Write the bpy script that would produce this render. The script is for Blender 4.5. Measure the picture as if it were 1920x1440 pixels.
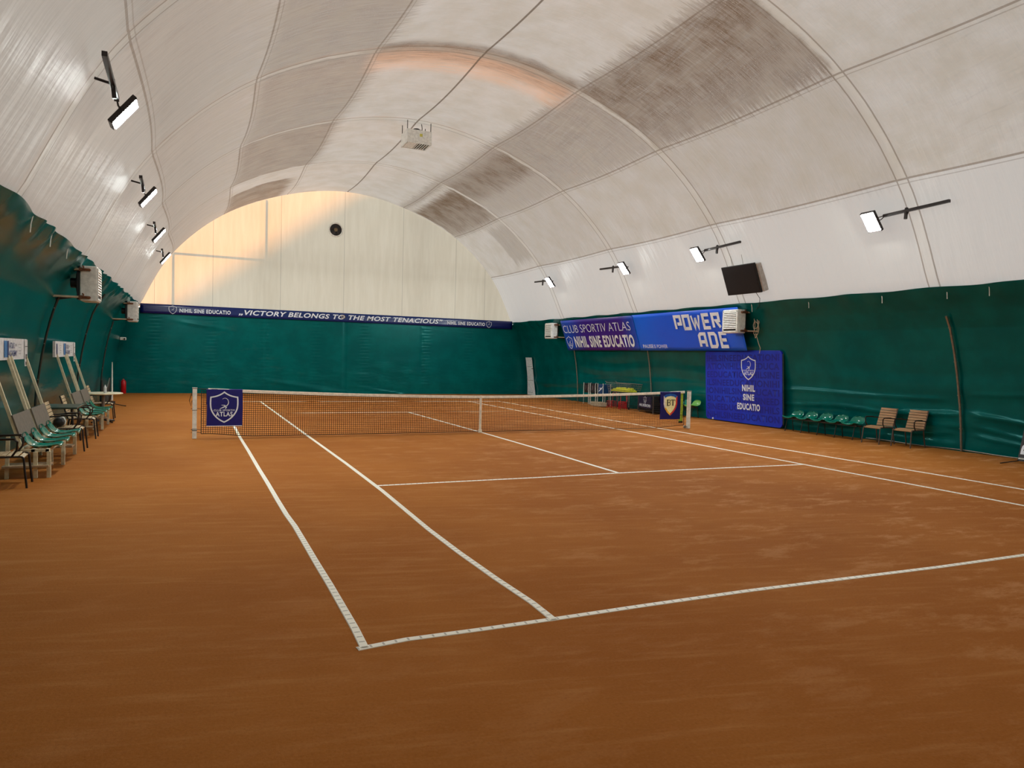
import bpy, bmesh, math, random
from mathutils import Vector, Matrix
random.seed(7)
sc = bpy.context.scene
for o in list(bpy.data.objects): bpy.data.objects.remove(o, do_unlink=True)

# ------------------------------------------------------------------ camera
cam_d = bpy.data.cameras.new('camera'); cam = bpy.data.objects.new('camera', cam_d)
sc.collection.objects.link(cam); sc.camera = cam
YAW, PIT, ROL = 0.42393, -0.03667, 0.02638
fw = Vector((math.sin(YAW)*math.cos(PIT), math.cos(YAW)*math.cos(PIT), math.sin(PIT)))
rt = Vector((math.cos(YAW), -math.sin(YAW), 0)); up = rt.cross(fw)
r2 = rt*math.cos(ROL) + up*math.sin(ROL); u2 = up*math.cos(ROL) - rt*math.sin(ROL)
M = Matrix((r2, u2, -fw)).transposed().to_4x4(); M.translation = Vector((-6.4725, -16.2997, 1.8676))
cam.matrix_world = M
cam_d.sensor_width = 36; cam_d.lens = 1334.42/1920*36; cam_d.clip_start = .05; cam_d.clip_end = 300

# ------------------------------------------------------------------ world, sun, exposure
w = bpy.data.worlds.new('sky'); sc.world = w; w.use_nodes = True
bg = w.node_tree.nodes['Background']; bg.inputs[0].default_value = (.88, .95, 1.04, 1); bg.inputs[1].default_value = 1.35
sun_d = bpy.data.lights.new('low_sun', 'SUN'); sun_d.energy = 5.0; sun_d.color = (1, .45, .13); sun_d.angle = math.radians(5)
sun = bpy.data.objects.new('low_sun', sun_d); sc.collection.objects.link(sun)
sun.rotation_euler = Vector((.0, -1, -.05)).to_track_quat('-Z', 'Y').to_euler(); sun.location = (-20, 50, 20)
LAMP = 310.0
sc.view_settings.view_transform = 'Standard'; sc.view_settings.look = 'None'
sc.view_settings.exposure = 0.42; sc.view_settings.gamma = 1.0; sc.view_settings.use_curve_mapping = False

# ------------------------------------------------------------------ node helpers
class NT:
    def __init__(s, name):
        s.m = bpy.data.materials.new(name); s.m.use_nodes = True
        s.t = s.m.node_tree; s.b = s.t.nodes['Principled BSDF']; s.out = s.t.nodes['Material Output']
    def n(s, typ, **kw):
        nd = s.t.nodes.new(typ)
        for k, v in kw.items(): setattr(nd, k, v)
        return nd
    def link(s, a, b): s.t.links.new(a, b)
    def put(s, sock, v):
        if isinstance(v, bpy.types.NodeSocket): s.link(v, sock)
        elif isinstance(v, (tuple, list)) and len(v) == 3 and sock.type == 'RGBA': sock.default_value = (*v, 1)
        else: sock.default_value = v
    def math(s, op, *a, clamp=False):
        nd = s.n('ShaderNodeMath', operation=op, use_clamp=clamp)
        for i, v in enumerate(a): s.put(nd.inputs[i], v)
        return nd.outputs[0]
    def step(s, x, a, b):      # smooth 0..1 between a and b
        nd = s.n('ShaderNodeMapRange', interpolation_type='SMOOTHSTEP')
        s.put(nd.inputs[0], x); nd.inputs[1].default_value = a; nd.inputs[2].default_value = b
        return nd.outputs[0]
    def mix(s, f, a, b, mode='MIX'):
        nd = s.n('ShaderNodeMix', data_type='RGBA', blend_type=mode)
        s.put(nd.inputs[0], f); s.put(nd.inputs[6], a); s.put(nd.inputs[7], b)
        return nd.outputs[2]
    def coord(s, kind='Object'):
        return s.n('ShaderNodeTexCoord').outputs[kind]
    def sep(s, v):
        nd = s.n('ShaderNodeSeparateXYZ'); s.link(v, nd.inputs[0]); return nd.outputs
    def comb(s, x, y, z=0.0):
        nd = s.n('ShaderNodeCombineXYZ')
        s.put(nd.inputs[0], x); s.put(nd.inputs[1], y); s.put(nd.inputs[2], z); return nd.outputs[0]
    def noise(s, v, scale=5, detail=4, rough=.5, sx=(1, 1, 1)):
        mp = s.n('ShaderNodeMapping'); s.link(v, mp.inputs[0]); mp.inputs[3].default_value = sx
        nd = s.n('ShaderNodeTexNoise'); s.link(mp.outputs[0], nd.inputs[0])
        nd.inputs['Scale'].default_value = scale; nd.inputs['Detail'].default_value = detail; nd.inputs['Roughness'].default_value = rough
        return nd.outputs[0]
    def bump(s, h, strength=.3, dist=.02):
        nd = s.n('ShaderNodeBump'); nd.inputs[0].default_value = strength; nd.inputs[1].default_value = dist
        s.link(h, nd.inputs['Height']); s.link(nd.outputs[0], s.b.inputs['Normal']); return nd.outputs[0]
    def col(s, c): s.put(s.b.inputs['Base Color'], c)
    def set(s, **kw):
        for k, v in kw.items(): s.put(s.b.inputs[k], v)

def srgb(r, g, b):
    f = lambda c: c/12.92 if c <= .04045 else ((c+.055)/1.055)**2.4
    return (f(r/255), f(g/255), f(b/255))
MATS = {}
def mat(name, c, rough=.5, metal=0.0, var=.12, scale=14, emit=0.0, spec=.5, coat=0.0):
    if name in MATS: return MATS[name]
    t = NT(name); v = t.noise(t.coord(), scale, 3)
    f = t.step(v, .3, .7)
    t.col(t.mix(f, tuple(x*(1-var) for x in c), tuple(min(1, x*(1+var)) for x in c)))
    t.set(Roughness=rough, Metallic=metal, **{'Specular IOR Level': spec, 'Coat Weight': coat})
    if emit: t.set(**{'Emission Color': c, 'Emission Strength': emit})
    MATS[name] = t.m; return t.m

WHITE = mat('painted_white_metal', srgb(236, 236, 228), .45)
CREAM = mat('cream_painted_wood', srgb(214, 204, 172), .55)
DARK = mat('dark_brown_metal', srgb(40, 32, 30), .4, .3)
BLACK = mat('black_plastic', srgb(16, 16, 18), .5)
STEEL = mat('galvanised_steel', srgb(150, 148, 140), .4, .8)
BRASS = mat('aged_copper_pipe', srgb(120, 78, 55), .45, .6)
PIPE = mat('beige_pipe', srgb(205, 190, 165), .5)
CASE = mat('white_enamel_casing', srgb(226, 226, 220), .35)
GREENSEAT = mat('glossy_green_plastic', srgb(0, 112, 94), .10, 0, .06, spec=.5)
LIMESEAT = mat('light_green_plastic', srgb(110, 175, 80), .2, 0, .06)
INK = mat('white_print', srgb(232, 240, 250), .6, 0, .02)
REDM = mat('red_painted_metal', srgb(190, 15, 25), .3)
BALL = mat('yellow_felt', srgb(222, 222, 60), .95, 0, .12, 60)

# ------------------------------------------------------------------ mesh helpers
class MB:
    def __init__(s): s.bm = bmesh.new()
    def verts(s, pts): return [s.bm.verts.new(p) for p in pts]
    def face(s, vs):
        try: return s.bm.faces.new(vs)
        except ValueError: return None
    def box(s, c, d, rot=None, bev=0):
        mtx = Matrix.Translation(c) @ (rot.to_4x4() if rot else Matrix.Identity(4)) @ Matrix.Diagonal((*d, 1))
        r = bmesh.ops.create_cube(s.bm, size=1, matrix=mtx)
        if bev:
            es = list({e for v in r['verts'] for e in v.link_edges})
            bmesh.ops.bevel(s.bm, geom=es, offset=bev, segments=2, affect='EDGES', profile=.5)
        return s
    def tube(s, pts, r, seg=8, square=False, closed=False):
        pts = [Vector(p) for p in pts]; n = len(pts); rings = []
        k = 4 if square else seg; prev = None
        for i, p in enumerate(pts):
            if closed: d = pts[(i+1) % n] - pts[i-1]
            else: d = pts[min(i+1, n-1)] - pts[max(i-1, 0)]
            d.normalize()
            if prev is None:
                a = Vector((0, 0, 1)) if abs(d.z) < .9 else Vector((1, 0, 0))
                x = d.cross(a).normalized()
            else: x = (prev - d*prev.dot(d)).normalized()
            prev = x; y = d.cross(x)
            rr = r[i] if isinstance(r, (list, tuple)) else r
            off = math.pi/4 if square else 0
            rr2 = rr*math.sqrt(2) if square else rr
            rings.append(s.verts([p + (x*math.cos(2*math.pi*j/k+off) + y*math.sin(2*math.pi*j/k+off))*rr2 for j in range(k)]))
        for i in range(n if closed else n-1):
            A, B = rings[i], rings[(i+1) % n]
            for j in range(k): s.face([A[j], A[(j+1) % k], B[(j+1) % k], B[j]])
        if not closed: s.face(rings[0][::-1]); s.face(rings[-1])
        return s
    def lathe(s, prof, c=(0, 0, 0), seg=20, axis='z'):
        rings = []
        for (r, z) in prof:
            ring = []
            for j in range(seg):
                a = 2*math.pi*j/seg; x, y = r*math.cos(a), r*math.sin(a)
                p = (x, y, z) if axis == 'z' else ((x, z, y) if axis == 'y' else (z, x, y))
                ring.append(Vector(c)+Vector(p))
            rings.append(s.verts(ring))
        for A, B in zip(rings, rings[1:]):
            for j in range(seg): s.face([A[j], A[(j+1) % seg], B[(j+1) % seg], B[j]])
        s.face(rings[0][::-1]); s.face(rings[-1]); return s
    def poly(s, pts, z0=0, th=.003):
        """flat polygon in xy extruded by th"""
        a = s.verts([(p[0], p[1], z0) for p in pts]); b = s.verts([(p[0], p[1], z0+th) for p in pts])
        s.face(a[::-1]); s.face(b)
        for i in range(len(a)): s.face([a[i], a[(i+1) % len(a)], b[(i+1) % len(a)], b[i]])
        return s
    def ribbon(s, pts, wd, z0=0, th=.003, closed=False):
        pts = [Vector((p[0], p[1])) for p in pts]; n = len(pts); L = []; R = []
        for i in range(n):
            a = pts[i-1] if (closed or i) else pts[0]; b = pts[(i+1) % n] if (closed or i < n-1) else pts[n-1]
            d1 = (pts[i]-a); d2 = (b-pts[i])
            d1 = d1.normalized() if d1.length > 1e-9 else d2.normalized()
            d2 = d2.normalized() if d2.length > 1e-9 else d1
            t = (d1+d2); t = t.normalized() if t.length > 1e-6 else d1
            nn = Vector((-t.y, t.x)); n1 = Vector((-d1.y, d1.x)); k = 1/max(.5, nn.dot(n1))
            ww = (wd[i] if isinstance(wd, (list, tuple)) else wd)/2*k
            L.append(pts[i]+nn*ww); R.append(pts[i]-nn*ww)
        V = [[s.bm.verts.new((p.x, p.y, z)) for p in Q] for Q in (L, R) for z in (z0, z0+th)]
        l0, l1, r0, r1 = V
        for i in range(n if closed else n-1):
            j = (i+1) % n
            s.face([l1[i], r1[i], r1[j], l1[j]]); s.face([l0[i], l0[j], r0[j], r0[i]])
            s.face([l0[i], l1[i], l1[j], l0[j]]); s.face([r0[i], r0[j], r1[j], r1[i]])
        return s
    def build(s, name, m, parent=None, mtx=None, smooth=False, uv=None):
        bmesh.ops.recalc_face_normals(s.bm, faces=s.bm.faces)
        me = bpy.data.meshes.new(name)
        s.bm.to_mesh(me); s.bm.free()
        if mtx is not None: me.transform(mtx)
        me.materials.append(m)
        if smooth:
            for p in me.polygons: p.use_smooth = True
        o = bpy.data.objects.new(name, me); sc.collection.objects.link(o)
        if parent: o.parent = parent
        return o
def autosmooth(o, ang=40):
    me = o.data
    for p in me.polygons: p.use_smooth = True
    me.set_sharp_from_angle(angle=math.radians(ang)); return o

def thing(name, label, cat, loc=(0, 0, 0), rz=0, group=None):
    o = bpy.data.objects.new(name, None); sc.collection.objects.link(o)
    o.empty_display_size = .1; o.location = loc; o.rotation_euler = (0, 0, rz)
    return tag(o, label, cat, group)
def tag(o, label, cat, group=None):
    o['label'] = label; o['category'] = cat
    if group: o['group'] = group
    return o
def struct(o): o['kind'] = 'structure'; return o
def children(o): return [c for c in sc.collection.objects if c.parent == o]
def dup(root, loc, rz, label, group=None):
    r = root.copy(); sc.collection.objects.link(r); r.location = loc; r.rotation_euler = (0, 0, rz); r['label'] = label
    if group: r['group'] = group
    for ch in children(root):
        c = ch.copy(); sc.collection.objects.link(c); c.parent = r
        for g in children(ch):
            d = g.copy(); sc.collection.objects.link(d); d.parent = c
    return r
def frame(o, x, y):
    x = Vector(x).normalized(); y = Vector(y); z = x.cross(y).normalized(); y = z.cross(x)
    m = Matrix((x, y, z)).transposed().to_4x4(); m.translation = Vector(o); return m

def text(s, x, y, wd, ht, mtx, m, parent, bold=.0, shear=0, name='lettering', z=.004, sp=1.0, align='L', rot=0):
    """flat lettering fitted into wd x ht, lower left corner at x, y of the plane mtx"""
    cu = bpy.data.curves.new('t', 'FONT'); cu.body = s; cu.size = 1; cu.offset = bold; cu.shear = shear; cu.extrude = .0
    cu.space_character = sp; cu.resolution_u = 3
    ob = bpy.data.objects.new('t', cu); sc.collection.objects.link(ob)
    bpy.context.view_layer.update()
    me = bpy.data.meshes.new_from_object(ob.evaluated_get(bpy.context.evaluated_depsgraph_get()))
    bpy.data.objects.remove(ob, do_unlink=True)
    xs = [v.co.x for v in me.vertices]; ys = [v.co.y for v in me.vertices]
    x0, x1, y0, y1 = min(xs), max(xs), min(ys), max(ys)
    S = Matrix.Translation((x, y, z)) @ Matrix.Rotation(rot, 4, 'Z') @ Matrix.Diagonal((wd/(x1-x0), ht/(y1-y0), 1, 1)) @ Matrix.Translation((-x0, -y0, 0))
    me.transform(mtx @ S); me.materials.clear(); me.materials.append(m); me.name = name
    o = bpy.data.objects.new(name, me); sc.collection.objects.link(o); o.parent = parent
    return o

def shield_path(cx, cy, wd, ht):
    P = []
    def q(a, b, c, n=8, end=False):
        for i in range(n+(1 if end else 0)):
            t = i/n; P.append(((1-t)**2*a[0]+2*t*(1-t)*b[0]+t*t*c[0], (1-t)**2*a[1]+2*t*(1-t)*b[1]+t*t*c[1]))
    q((0, .5), (.18, .36), (.47, .33)); q((.47, .33), (.5, .06), (.45, -.08), 6); q((.45, -.08), (.34, -.36), (0, -.5), 8)
    q((0, -.5), (-.34, -.36), (-.45, -.08), 8); q((-.45, -.08), (-.5, .06), (-.47, .33), 6); q((-.47, .33), (-.18, .36), (0, .5), 8)
    return [(cx+a*wd, cy+b*ht) for a, b in P]
def emblem(cx, cy, wd, mtx, m, parent, words=True, z=.004):
    ht = wd*1.14
    b = MB(); b.ribbon(shield_path(cx, cy, wd, ht), wd*.05, z, .002, True); e = b.build('shield_outline', m, parent, mtx)
    b = MB()
    arc = [(cx-.09*wd+.0*wd, cy+.27*ht)]
    arc = [(cx+wd*(.02+.13*math.cos(a)), cy+ht*(.165+.135*math.sin(a))) for a in [math.radians(d) for d in range(130, -75, -14)]]
    b.ribbon(arc, [wd*(.012+.02*i/len(arc)) for i in range(len(arc))], z, .002)
    b.ribbon([(cx+.06*wd, cy+.045*ht), (cx-.02*wd, cy+.0*ht), (cx-.16*wd, cy-.055*ht)], [wd*.035, wd*.045, wd*.01], z, .002)
    b.ribbon([(cx-.1*wd, cy+.07*ht), (cx+.03*wd, cy+.06*ht)], [wd*.012, wd*.03], z, .002)
    b.ribbon([(cx+.0*wd, cy+.01*ht), (cx+.08*wd, cy+.0*ht), (cx+.04*wd, cy-.06*ht)], wd*.03, z, .002)
    b.build('figure_mark', m, parent, mtx)
    if words:
        text('CLUB SPORTIV', cx-.37*wd, cy-.135*ht, .75*wd, .06*ht, mtx, m, parent, .02, z=z, sp=1.15)
        text('ATLAS', cx-.30*wd, cy-.31*ht, .60*wd, .155*ht, mtx, m, parent, .03, z=z, sp=1.12)

# ------------------------------------------------------------------ hall shape
NODES = [(0, 9.3), (2.65, 8.87), (5.25, 7.72), (7.25, 5.88), (8.45, 3.65)]
RIBS = [-17.4, -11.6, -5.75, .25, 5.85, 11.5, 17.0]
def catmull(p, n=10):
    out = []
    P = [(-p[1][0], p[1][1])] + p + [(2*p[-1][0]-p[-2][0]-.25, 2*p[-1][1]-p[-2][1])]
    for i in range(1, len(P)-2):
        a, b, c, d = (Vector(P[k]) for k in (i-1, i, i+1, i+2))
        for j in range(n):
            t = j/n
            out.append(.5*((2*b)+(c-a)*t+(2*a-5*b+4*c-d)*t*t+(3*b-a-3*c+d)*t**3))
    out.append(Vector(p[-1])); return out
HALF = catmull(NODES)
SL = [0.0]
for a, b in zip(HALF, HALF[1:]): SL.append(SL[-1]+(b-a).length)
S_N = [SL[10*i] for i in range(5)]           # arc length of the seams
def smooth01(t): t = max(0, min(1, t)); return t*t*(3-2*t)
CP = [(0, 9.36), (.5, 9.35), (1.0, 9.32), (1.75, 9.22), (2.3, 9.11), (2.8, 8.97), (3.2, 8.77), (3.66, 8.43)]
def wall_x(z, side, Y):
    for (z0, x0), (z1, x1) in zip(CP, CP[1:]):
        if z <= z1: x = x0+(x1-x0)*max(0, (z-z0))/(z1-z0); break
    else: x = CP[-1][1]
    if side > 0: x += .28*smooth01((1-Y)/6)*max(0, 1-z/3.7)
    return x
def in_vault(x):
    x = abs(x)
    for a, b in zip(HALF, HALF[1:]):
        if x <= b.x: return a.y+(b.y-a.y)*(x-a.x)/(b.x-a.x)
    return 3.65

# ------------------------------------------------------------------ materials of the shell
def ceiling_material():
    t = NT('vault_membrane')
    uv = t.coord('UV'); s, y, _ = t.sep(uv)
    rag = t.noise(uv, 1.0, 6, .7, (1.1, 14, 1))       # streaks running around the arch
    rag2 = t.noise(uv, .8, 5, .6, (1.5, 1.5, 1)); fine = t.noise(uv, 6, 5, .7, (.35, 9, 1))
    sw = t.math('ADD', s, t.math('MULTIPLY', t.math('SUBTRACT', rag, .5), 1.5))
    yw = t.math('ADD', y, t.math('MULTIPLY', t.math('SUBTRACT', rag2, .5), .5))
    def band(x, a, b, e): return t.math('MULTIPLY', t.step(x, a-e, a+e), t.math('SUBTRACT', 1.0, t.step(x, b-e, b+e)))
    def box(s0, s1, y0, y1, k, es=.25, ey=.1, sx=sw):
        return t.math('MULTIPLY', t.math('MULTIPLY', band(sx, s0, s1, es), band(yw, y0, y1, ey)), k)
    n1, n2, n3, n4 = S_N[1:5]
    boxes = [box(n1-.1, n2, -5.7, .2, .85, .3), box(n1-.1, n2, .3, 5.8, .55), box(n1, n2-.9, 5.9, 11.4, .85, .7), box(n1, n2, 5.9, 11.4, .5), box(n1+.5, n2, 11.6, 16.9, 1.0),
             box(n2, n3, -5.7, .2, .22), box(n2, n3, .2, 5.9, .14), box(n2, n3, 5.9, 11.4, .2), box(n2+.3, n3-.4, 11.6, 13.3, .5),
             box(-n2, -n1+.1, -5.7, .2, .45), box(-n2, -n1+.2, .3, 5.8, .5, .35), box(-n2, -n1+.2, 5.9, 11.4, .6, .3), box(-n2, -n1-.3, 13.0, 16.9, .8),
             box(-n3, -n2, -11, 16.9, .22), box(-n1, n1, -.15, .95, .75, .2, .25, s), box(-n1-.5, n1+.5, -.2, .35, .5, .3, .1, s),
             box(n1-.25, n1+.2, -6, 17, .45, .1), box(-n1-.2, -n1+.2, -6, 11, .35, .15), box(n2-.5, n2, -5.7, 5.8, .3, .2)]
    d = boxes[0]
    for b in boxes[1:]: d = t.math('MAXIMUM', d, b)
    d = t.math('MULTIPLY', d, t.math('ADD', .78, t.math('MULTIPLY', t.step(rag2, .36, .62), .3)))
    d = t.math('MULTIPLY', d, t.math('SUBTRACT', 1.0, t.math('MULTIPLY', t.step(s, n1+.7, n2), .28)))
    d = t.math('MULTIPLY', d, t.math('SUBTRACT', 1.1, t.math('MULTIPLY', t.step(rag, .35, .7), .2)))
    streak = t.step(fine, .25, .8)
    d = t.math('MULTIPLY', d, t.math('ADD', .62, t.math('MULTIPLY', streak, .55)))
    base = t.mix(t.step(rag2, .3, .7), srgb(188, 177, 161), srgb(199, 190, 178))
    low = t.step(s, n3-.02, n3+.05)
    base = t.mix(t.step(s, -n2+.3, -n3), base, srgb(178, 168, 155)); base = t.mix(low, base, srgb(203, 196, 186))
    c = t.mix(d, base, srgb(100, 74, 48))
    grime = t.math('MULTIPLY', t.step(fine, .45, .85), t.math('ADD', .10, t.math('MULTIPLY', t.step(rag2, .4, .65), .16)))
    c = t.mix(t.math('MULTIPLY', grime, t.math('SUBTRACT', 1.0, low)), c, srgb(140, 118, 98))
    rb = None
    for Y in RIBS[1:-1]:
        q = t.math('LESS_THAN', t.math('ABSOLUTE', t.math('SUBTRACT', y, Y)), .125); rb = q if rb is None else t.math('MAXIMUM', rb, q)
    c = t.mix(t.math('MULTIPLY', rb, .14), c, srgb(206, 192, 168))
    # flaked scratches in the dirt
    vor = t.n('ShaderNodeTexVoronoi', feature='F1'); mp = t.n('ShaderNodeMapping'); t.link(uv, mp.inputs[0]); mp.inputs[3].default_value = (3.4, 9, 1); mp.inputs[2].default_value = (0, 0, .5)
    t.link(mp.outputs[0], vor.inputs[0]); fl = t.math('LESS_THAN', vor.outputs[0], .15)
    fl = t.math('MULTIPLY', fl, t.math('MULTIPLY', t.step(d, .1, .5), t.step(rag2, .45, .6)))
    c = t.mix(t.math('MULTIPLY', fl, .75), c, srgb(222, 208, 188))
    # peach tinted strip
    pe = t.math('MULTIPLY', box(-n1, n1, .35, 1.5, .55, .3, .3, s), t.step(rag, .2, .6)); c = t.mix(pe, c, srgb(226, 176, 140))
    # rib pockets and lengthwise seams
    ln = None
    for Y in RIBS[1:-1]:
        for e in (-.125, .125):
            q = t.math('LESS_THAN', t.math('ABSOLUTE', t.math('SUBTRACT', t.math('ADD', y, t.math('MULTIPLY', t.math('SUBTRACT', rag2, .5), .03)), Y+e)), .017)
            ln = q if ln is None else t.math('MAXIMUM', ln, q)
    for k in (-n3, -n2, -n1, 0, n1, n2, n3):
        wdt = .028 if k == 0 else .022
        q = t.math('LESS_THAN', t.math('ABSOLUTE', t.math('SUBTRACT', s, k)), wdt)
        ln = t.math('MAXIMUM', ln, q)
        if k: ln = t.math('MAXIMUM', ln, t.math('MULTIPLY', t.math('LESS_THAN', t.math('ABSOLUTE', t.math('SUBTRACT', s, k+.1)), .012), .6))
    ridge = t.math('LESS_THAN', t.math('ABSOLUTE', s), .022)
    c = t.mix(t.math('MULTIPLY', ln, .62), c, srgb(120, 102, 84)); c = t.mix(t.math('MULTIPLY', ridge, .6), c, srgb(96, 78, 62))
    wr = t.noise(uv, 1.0, 3, .5, (.5, 2.6, 1)); wr2 = t.noise(uv, 2.2, 4, .6, (.3, 4, 1))
    mp2 = t.n('ShaderNodeMapping'); t.link(uv, mp2.inputs[0]); mp2.inputs[2].default_value = (0, 0, .16)
    wr3 = t.noise(mp2.outputs[0], 1.0, 3, .5, (3.2, .38, 1))
    fold_mask = t.math('ADD', t.math('MULTIPLY', band(y, -5.6, 5.8, .5), band(s, n1, n2+.1, .3)), t.math('MULTIPLY', band(y, -11, -5.8, .3), band(s, n1, n3, .4)), clamp=True)
    hgt = t.math('ADD', t.math('ADD', wr, t.math('MULTIPLY', wr2, .25)), t.math('MULTIPLY', wr3, t.math('ADD', .25, t.math('MULTIPLY', fold_mask, 1.6))))
    nrm = t.bump(hgt, .8, .085)
    t.col(c); t.set(Roughness=.42, **{'Specular IOR Level': .35})
    tr = t.n('ShaderNodeBsdfTranslucent'); t.link(t.mix(.5, c, c), tr.inputs[0])
    mx = t.n('ShaderNodeMixShader'); mx.inputs[0].default_value = .42
    t.link(t.b.outputs[0], mx.inputs[1]); t.link(tr.outputs[0], mx.inputs[2]); t.link(mx.outputs[0], t.out.inputs[0])
    return t.m
def gable_material():
    t = NT('gable_membrane'); p = t.coord('Object'); x, y, z = t.sep(p)
    n = t.noise(p, 1, 5, .6, (5, 1, .5)); c = t.mix(t.step(n, .3, .75), srgb(200, 188, 165), srgb(208, 197, 175))
    ln = None
    for k in (-7.9, -5.66, -2.88, -.09, 2.68, 5.36, 6.92):
        q = t.math('LESS_THAN', t.math('ABSOLUTE', t.math('SUBTRACT', x, k)), .012); ln = q if ln is None else t.math('MAXIMUM', ln, q)
    c = t.mix(t.math('MULTIPLY', ln, .45), c, srgb(120, 112, 100))
    t.col(c); t.set(Roughness=.45, **{'Specular IOR Level': .3}); t.bump(t.noise(p, 1.2, 3, .5, (3, 1, .6)), .35, .04)
    tr = t.n('ShaderNodeBsdfTranslucent'); t.link(c, tr.inputs[0])
    mx = t.n('ShaderNodeMixShader'); mx.inputs[0].default_value = .50
    t.link(t.b.outputs[0], mx.inputs[1]); t.link(tr.outputs[0], mx.inputs[2]); t.link(mx.outputs[0], t.out.inputs[0])
    return t.m
def curtain_material():
    t = NT('green_tarpaulin'); p = t.coord('Object'); x, y, z = t.sep(p)
    n = t.noise(p, 1.4, 4, .6); c = t.mix(t.step(n, .35, .7), srgb(0, 84, 84), srgb(0, 96, 94))
    # pale dusty wear low down
    dn = t.noise(p, 1.2, 5, .65, (1, 1, 3)); dust = t.math('MULTIPLY', t.step(dn, .55, .78), t.math('MULTIPLY', t.step(x, 2, -6), .12))
    c = t.mix(dust, c, srgb(96, 108, 88))
    t.col(c); t.set(Roughness=.23, **{'Specular IOR Level': .42, 'Specular Tint': (.25, .85, .8, 1)})
    a = t.noise(p, 1.1, 3, .5, (.7, .5, 2.2)); b = t.noise(p, 5, 2, .5, (.5, .5, 1.6)); k = t.math('SUBTRACT', 1.15, t.step(z, .4, 2.2))
    t.bump(t.math('MULTIPLY', t.math('ADD', a, t.math('MULTIPLY', b, .10)), k), .45, .06)
    return t.m
def clay_material():
    t = NT('red_clay'); p = t.coord('Object'); x, y, z = t.sep(p)
    big = t.noise(p, .35, 4, .6); mid = t.noise(p, 1.6, 6, .65); fine = t.noise(p, 55, 4, .7)
    mp = t.n('ShaderNodeMapping'); t.link(p, mp.inputs[0]); mp.inputs[2].default_value = (0, 0, .22)
    st = t.noise(mp.outputs[0], 1.0, 6, .7, (1.0, 9, 1))
    c = t.mix(t.step(big, .3, .7), srgb(156, 92, 33), srgb(169, 104, 42))
    c = t.mix(t.math('MULTIPLY', t.step(st, .48, .72), .30), c, srgb(200, 142, 88))
    patch = t.math('MULTIPLY', t.step(t.noise(p, 1.1, 8, .75, (1, 2.2, 1)), .50, .64), t.math('ADD', .15, t.math('MULTIPLY', t.step(x, -5.5, 2), .55)))
    c = t.mix(t.math('MULTIPLY', patch, .70), c, srgb(208, 152, 104))
    c = t.mix(t.math('MULTIPLY', t.step(fine, .5, .8), .38), c, srgb(106, 58, 20))
    c = t.mix(t.math('MULTIPLY', t.step(fine, .5, .2), .32), c, srgb(198, 132, 74))
    t.col(c); t.set(Roughness=.92, **{'Specular IOR Level': .12})
    t.bump(t.math('ADD', t.math('MULTIPLY', fine, .6), t.math('MULTIPLY', mid, .8)), .5, .015)
    return t.m
M_VAULT, M_GABLE, M_CURT, M_CLAY = ceiling_material(), gable_material(), curtain_material(), clay_material()

# ------------------------------------------------------------------ floor
b = MB()
b.box((0, -.2, -.1), (21, 36.2, .2)); struct(b.build('floor', M_CLAY))
# ------------------------------------------------------------------ vault
def build_vault():
    ys = []
    for a, c in zip(RIBS, RIBS[1:]):
        ln = c-a
        for o in (0, .08, .13, .18, .24): ys.append(a+o)
        for k in range(1, 16): ys.append(a+.3+(ln-.6)*k/16)
        for o in (.24, .18, .13, .08): ys.append(c-o)
    ys.append(RIBS[-1])
    prof = [(-p.x, p.y, -s) for p, s in zip(HALF[::-1], SL[::-1])][:-1] + [(p.x, p.y, s) for p, s in zip(HALF, SL)]
    prof = [(-9.2, 3.05, -SL[-1]-1.0), (-8.72, 3.55, -SL[-1]-.3)] + prof + [(8.72, 3.55, SL[-1]+.3), (9.2, 3.05, SL[-1]+1.0)]      # tucked behind the curtain
    n = len(prof)
    bm = bmesh.new(); uvl = bm.loops.layers.uv.new('uv'); grid = []; data = {}
    rnd = random.Random(3); ph = [[rnd.uniform(-.05, .05) for _ in range(9)] for _ in RIBS]
    for Y in ys:
        row = []
        bay = max(k for k in range(len(RIBS)) if RIBS[k] <= Y+1e-6); bay = min(bay, len(RIBS)-2)
        t = (Y-RIBS[bay])/(RIBS[bay+1]-RIBS[bay]); d = min(abs(Y-r) for r in RIBS)
        for i, (x, z, s) in enumerate(prof):
            a = prof[max(i-1, 0)]; c = prof[min(i+1, n-1)]
            nx, nz = (c[1]-a[1]), -(c[0]-a[0]); L = math.hypot(nx, nz); nx /= L; nz /= L   # inward
            edge = smooth01((S_N[4]-abs(s))/1.2)
            f = (i-2)/10.0
            pil = math.sin(math.pi*(f % 1))
            sag = (.12+.06*ph[bay][int(f) % 9]*10*pil)*math.sin(math.pi*t)*edge - .05*pil*math.sin(math.pi*t)*edge
            rib = .016*smooth01((.19-d)/.06)*smooth01((S_N[4]+.02-abs(s))/.15)
            off = sag+rib
            v = bm.verts.new((x+nx*off, Y, z+nz*off)); data[v] = (s, Y); row.append(v)
        grid.append(row)
    for A, B in zip(grid, grid[1:]):
        for i in range(n-1):
            f = bm.faces.new([A[i], A[i+1], B[i+1], B[i]]); f.smooth = True
            for l in f.loops: l[uvl].uv = data[l.vert]
    me = bpy.data.meshes.new('ceiling'); bm.to_mesh(me); bm.free(); me.materials.append(M_VAULT)
    o = bpy.data.objects.new('ceiling', me); sc.collection.objects.link(o); return struct(o)
build_vault()
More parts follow.
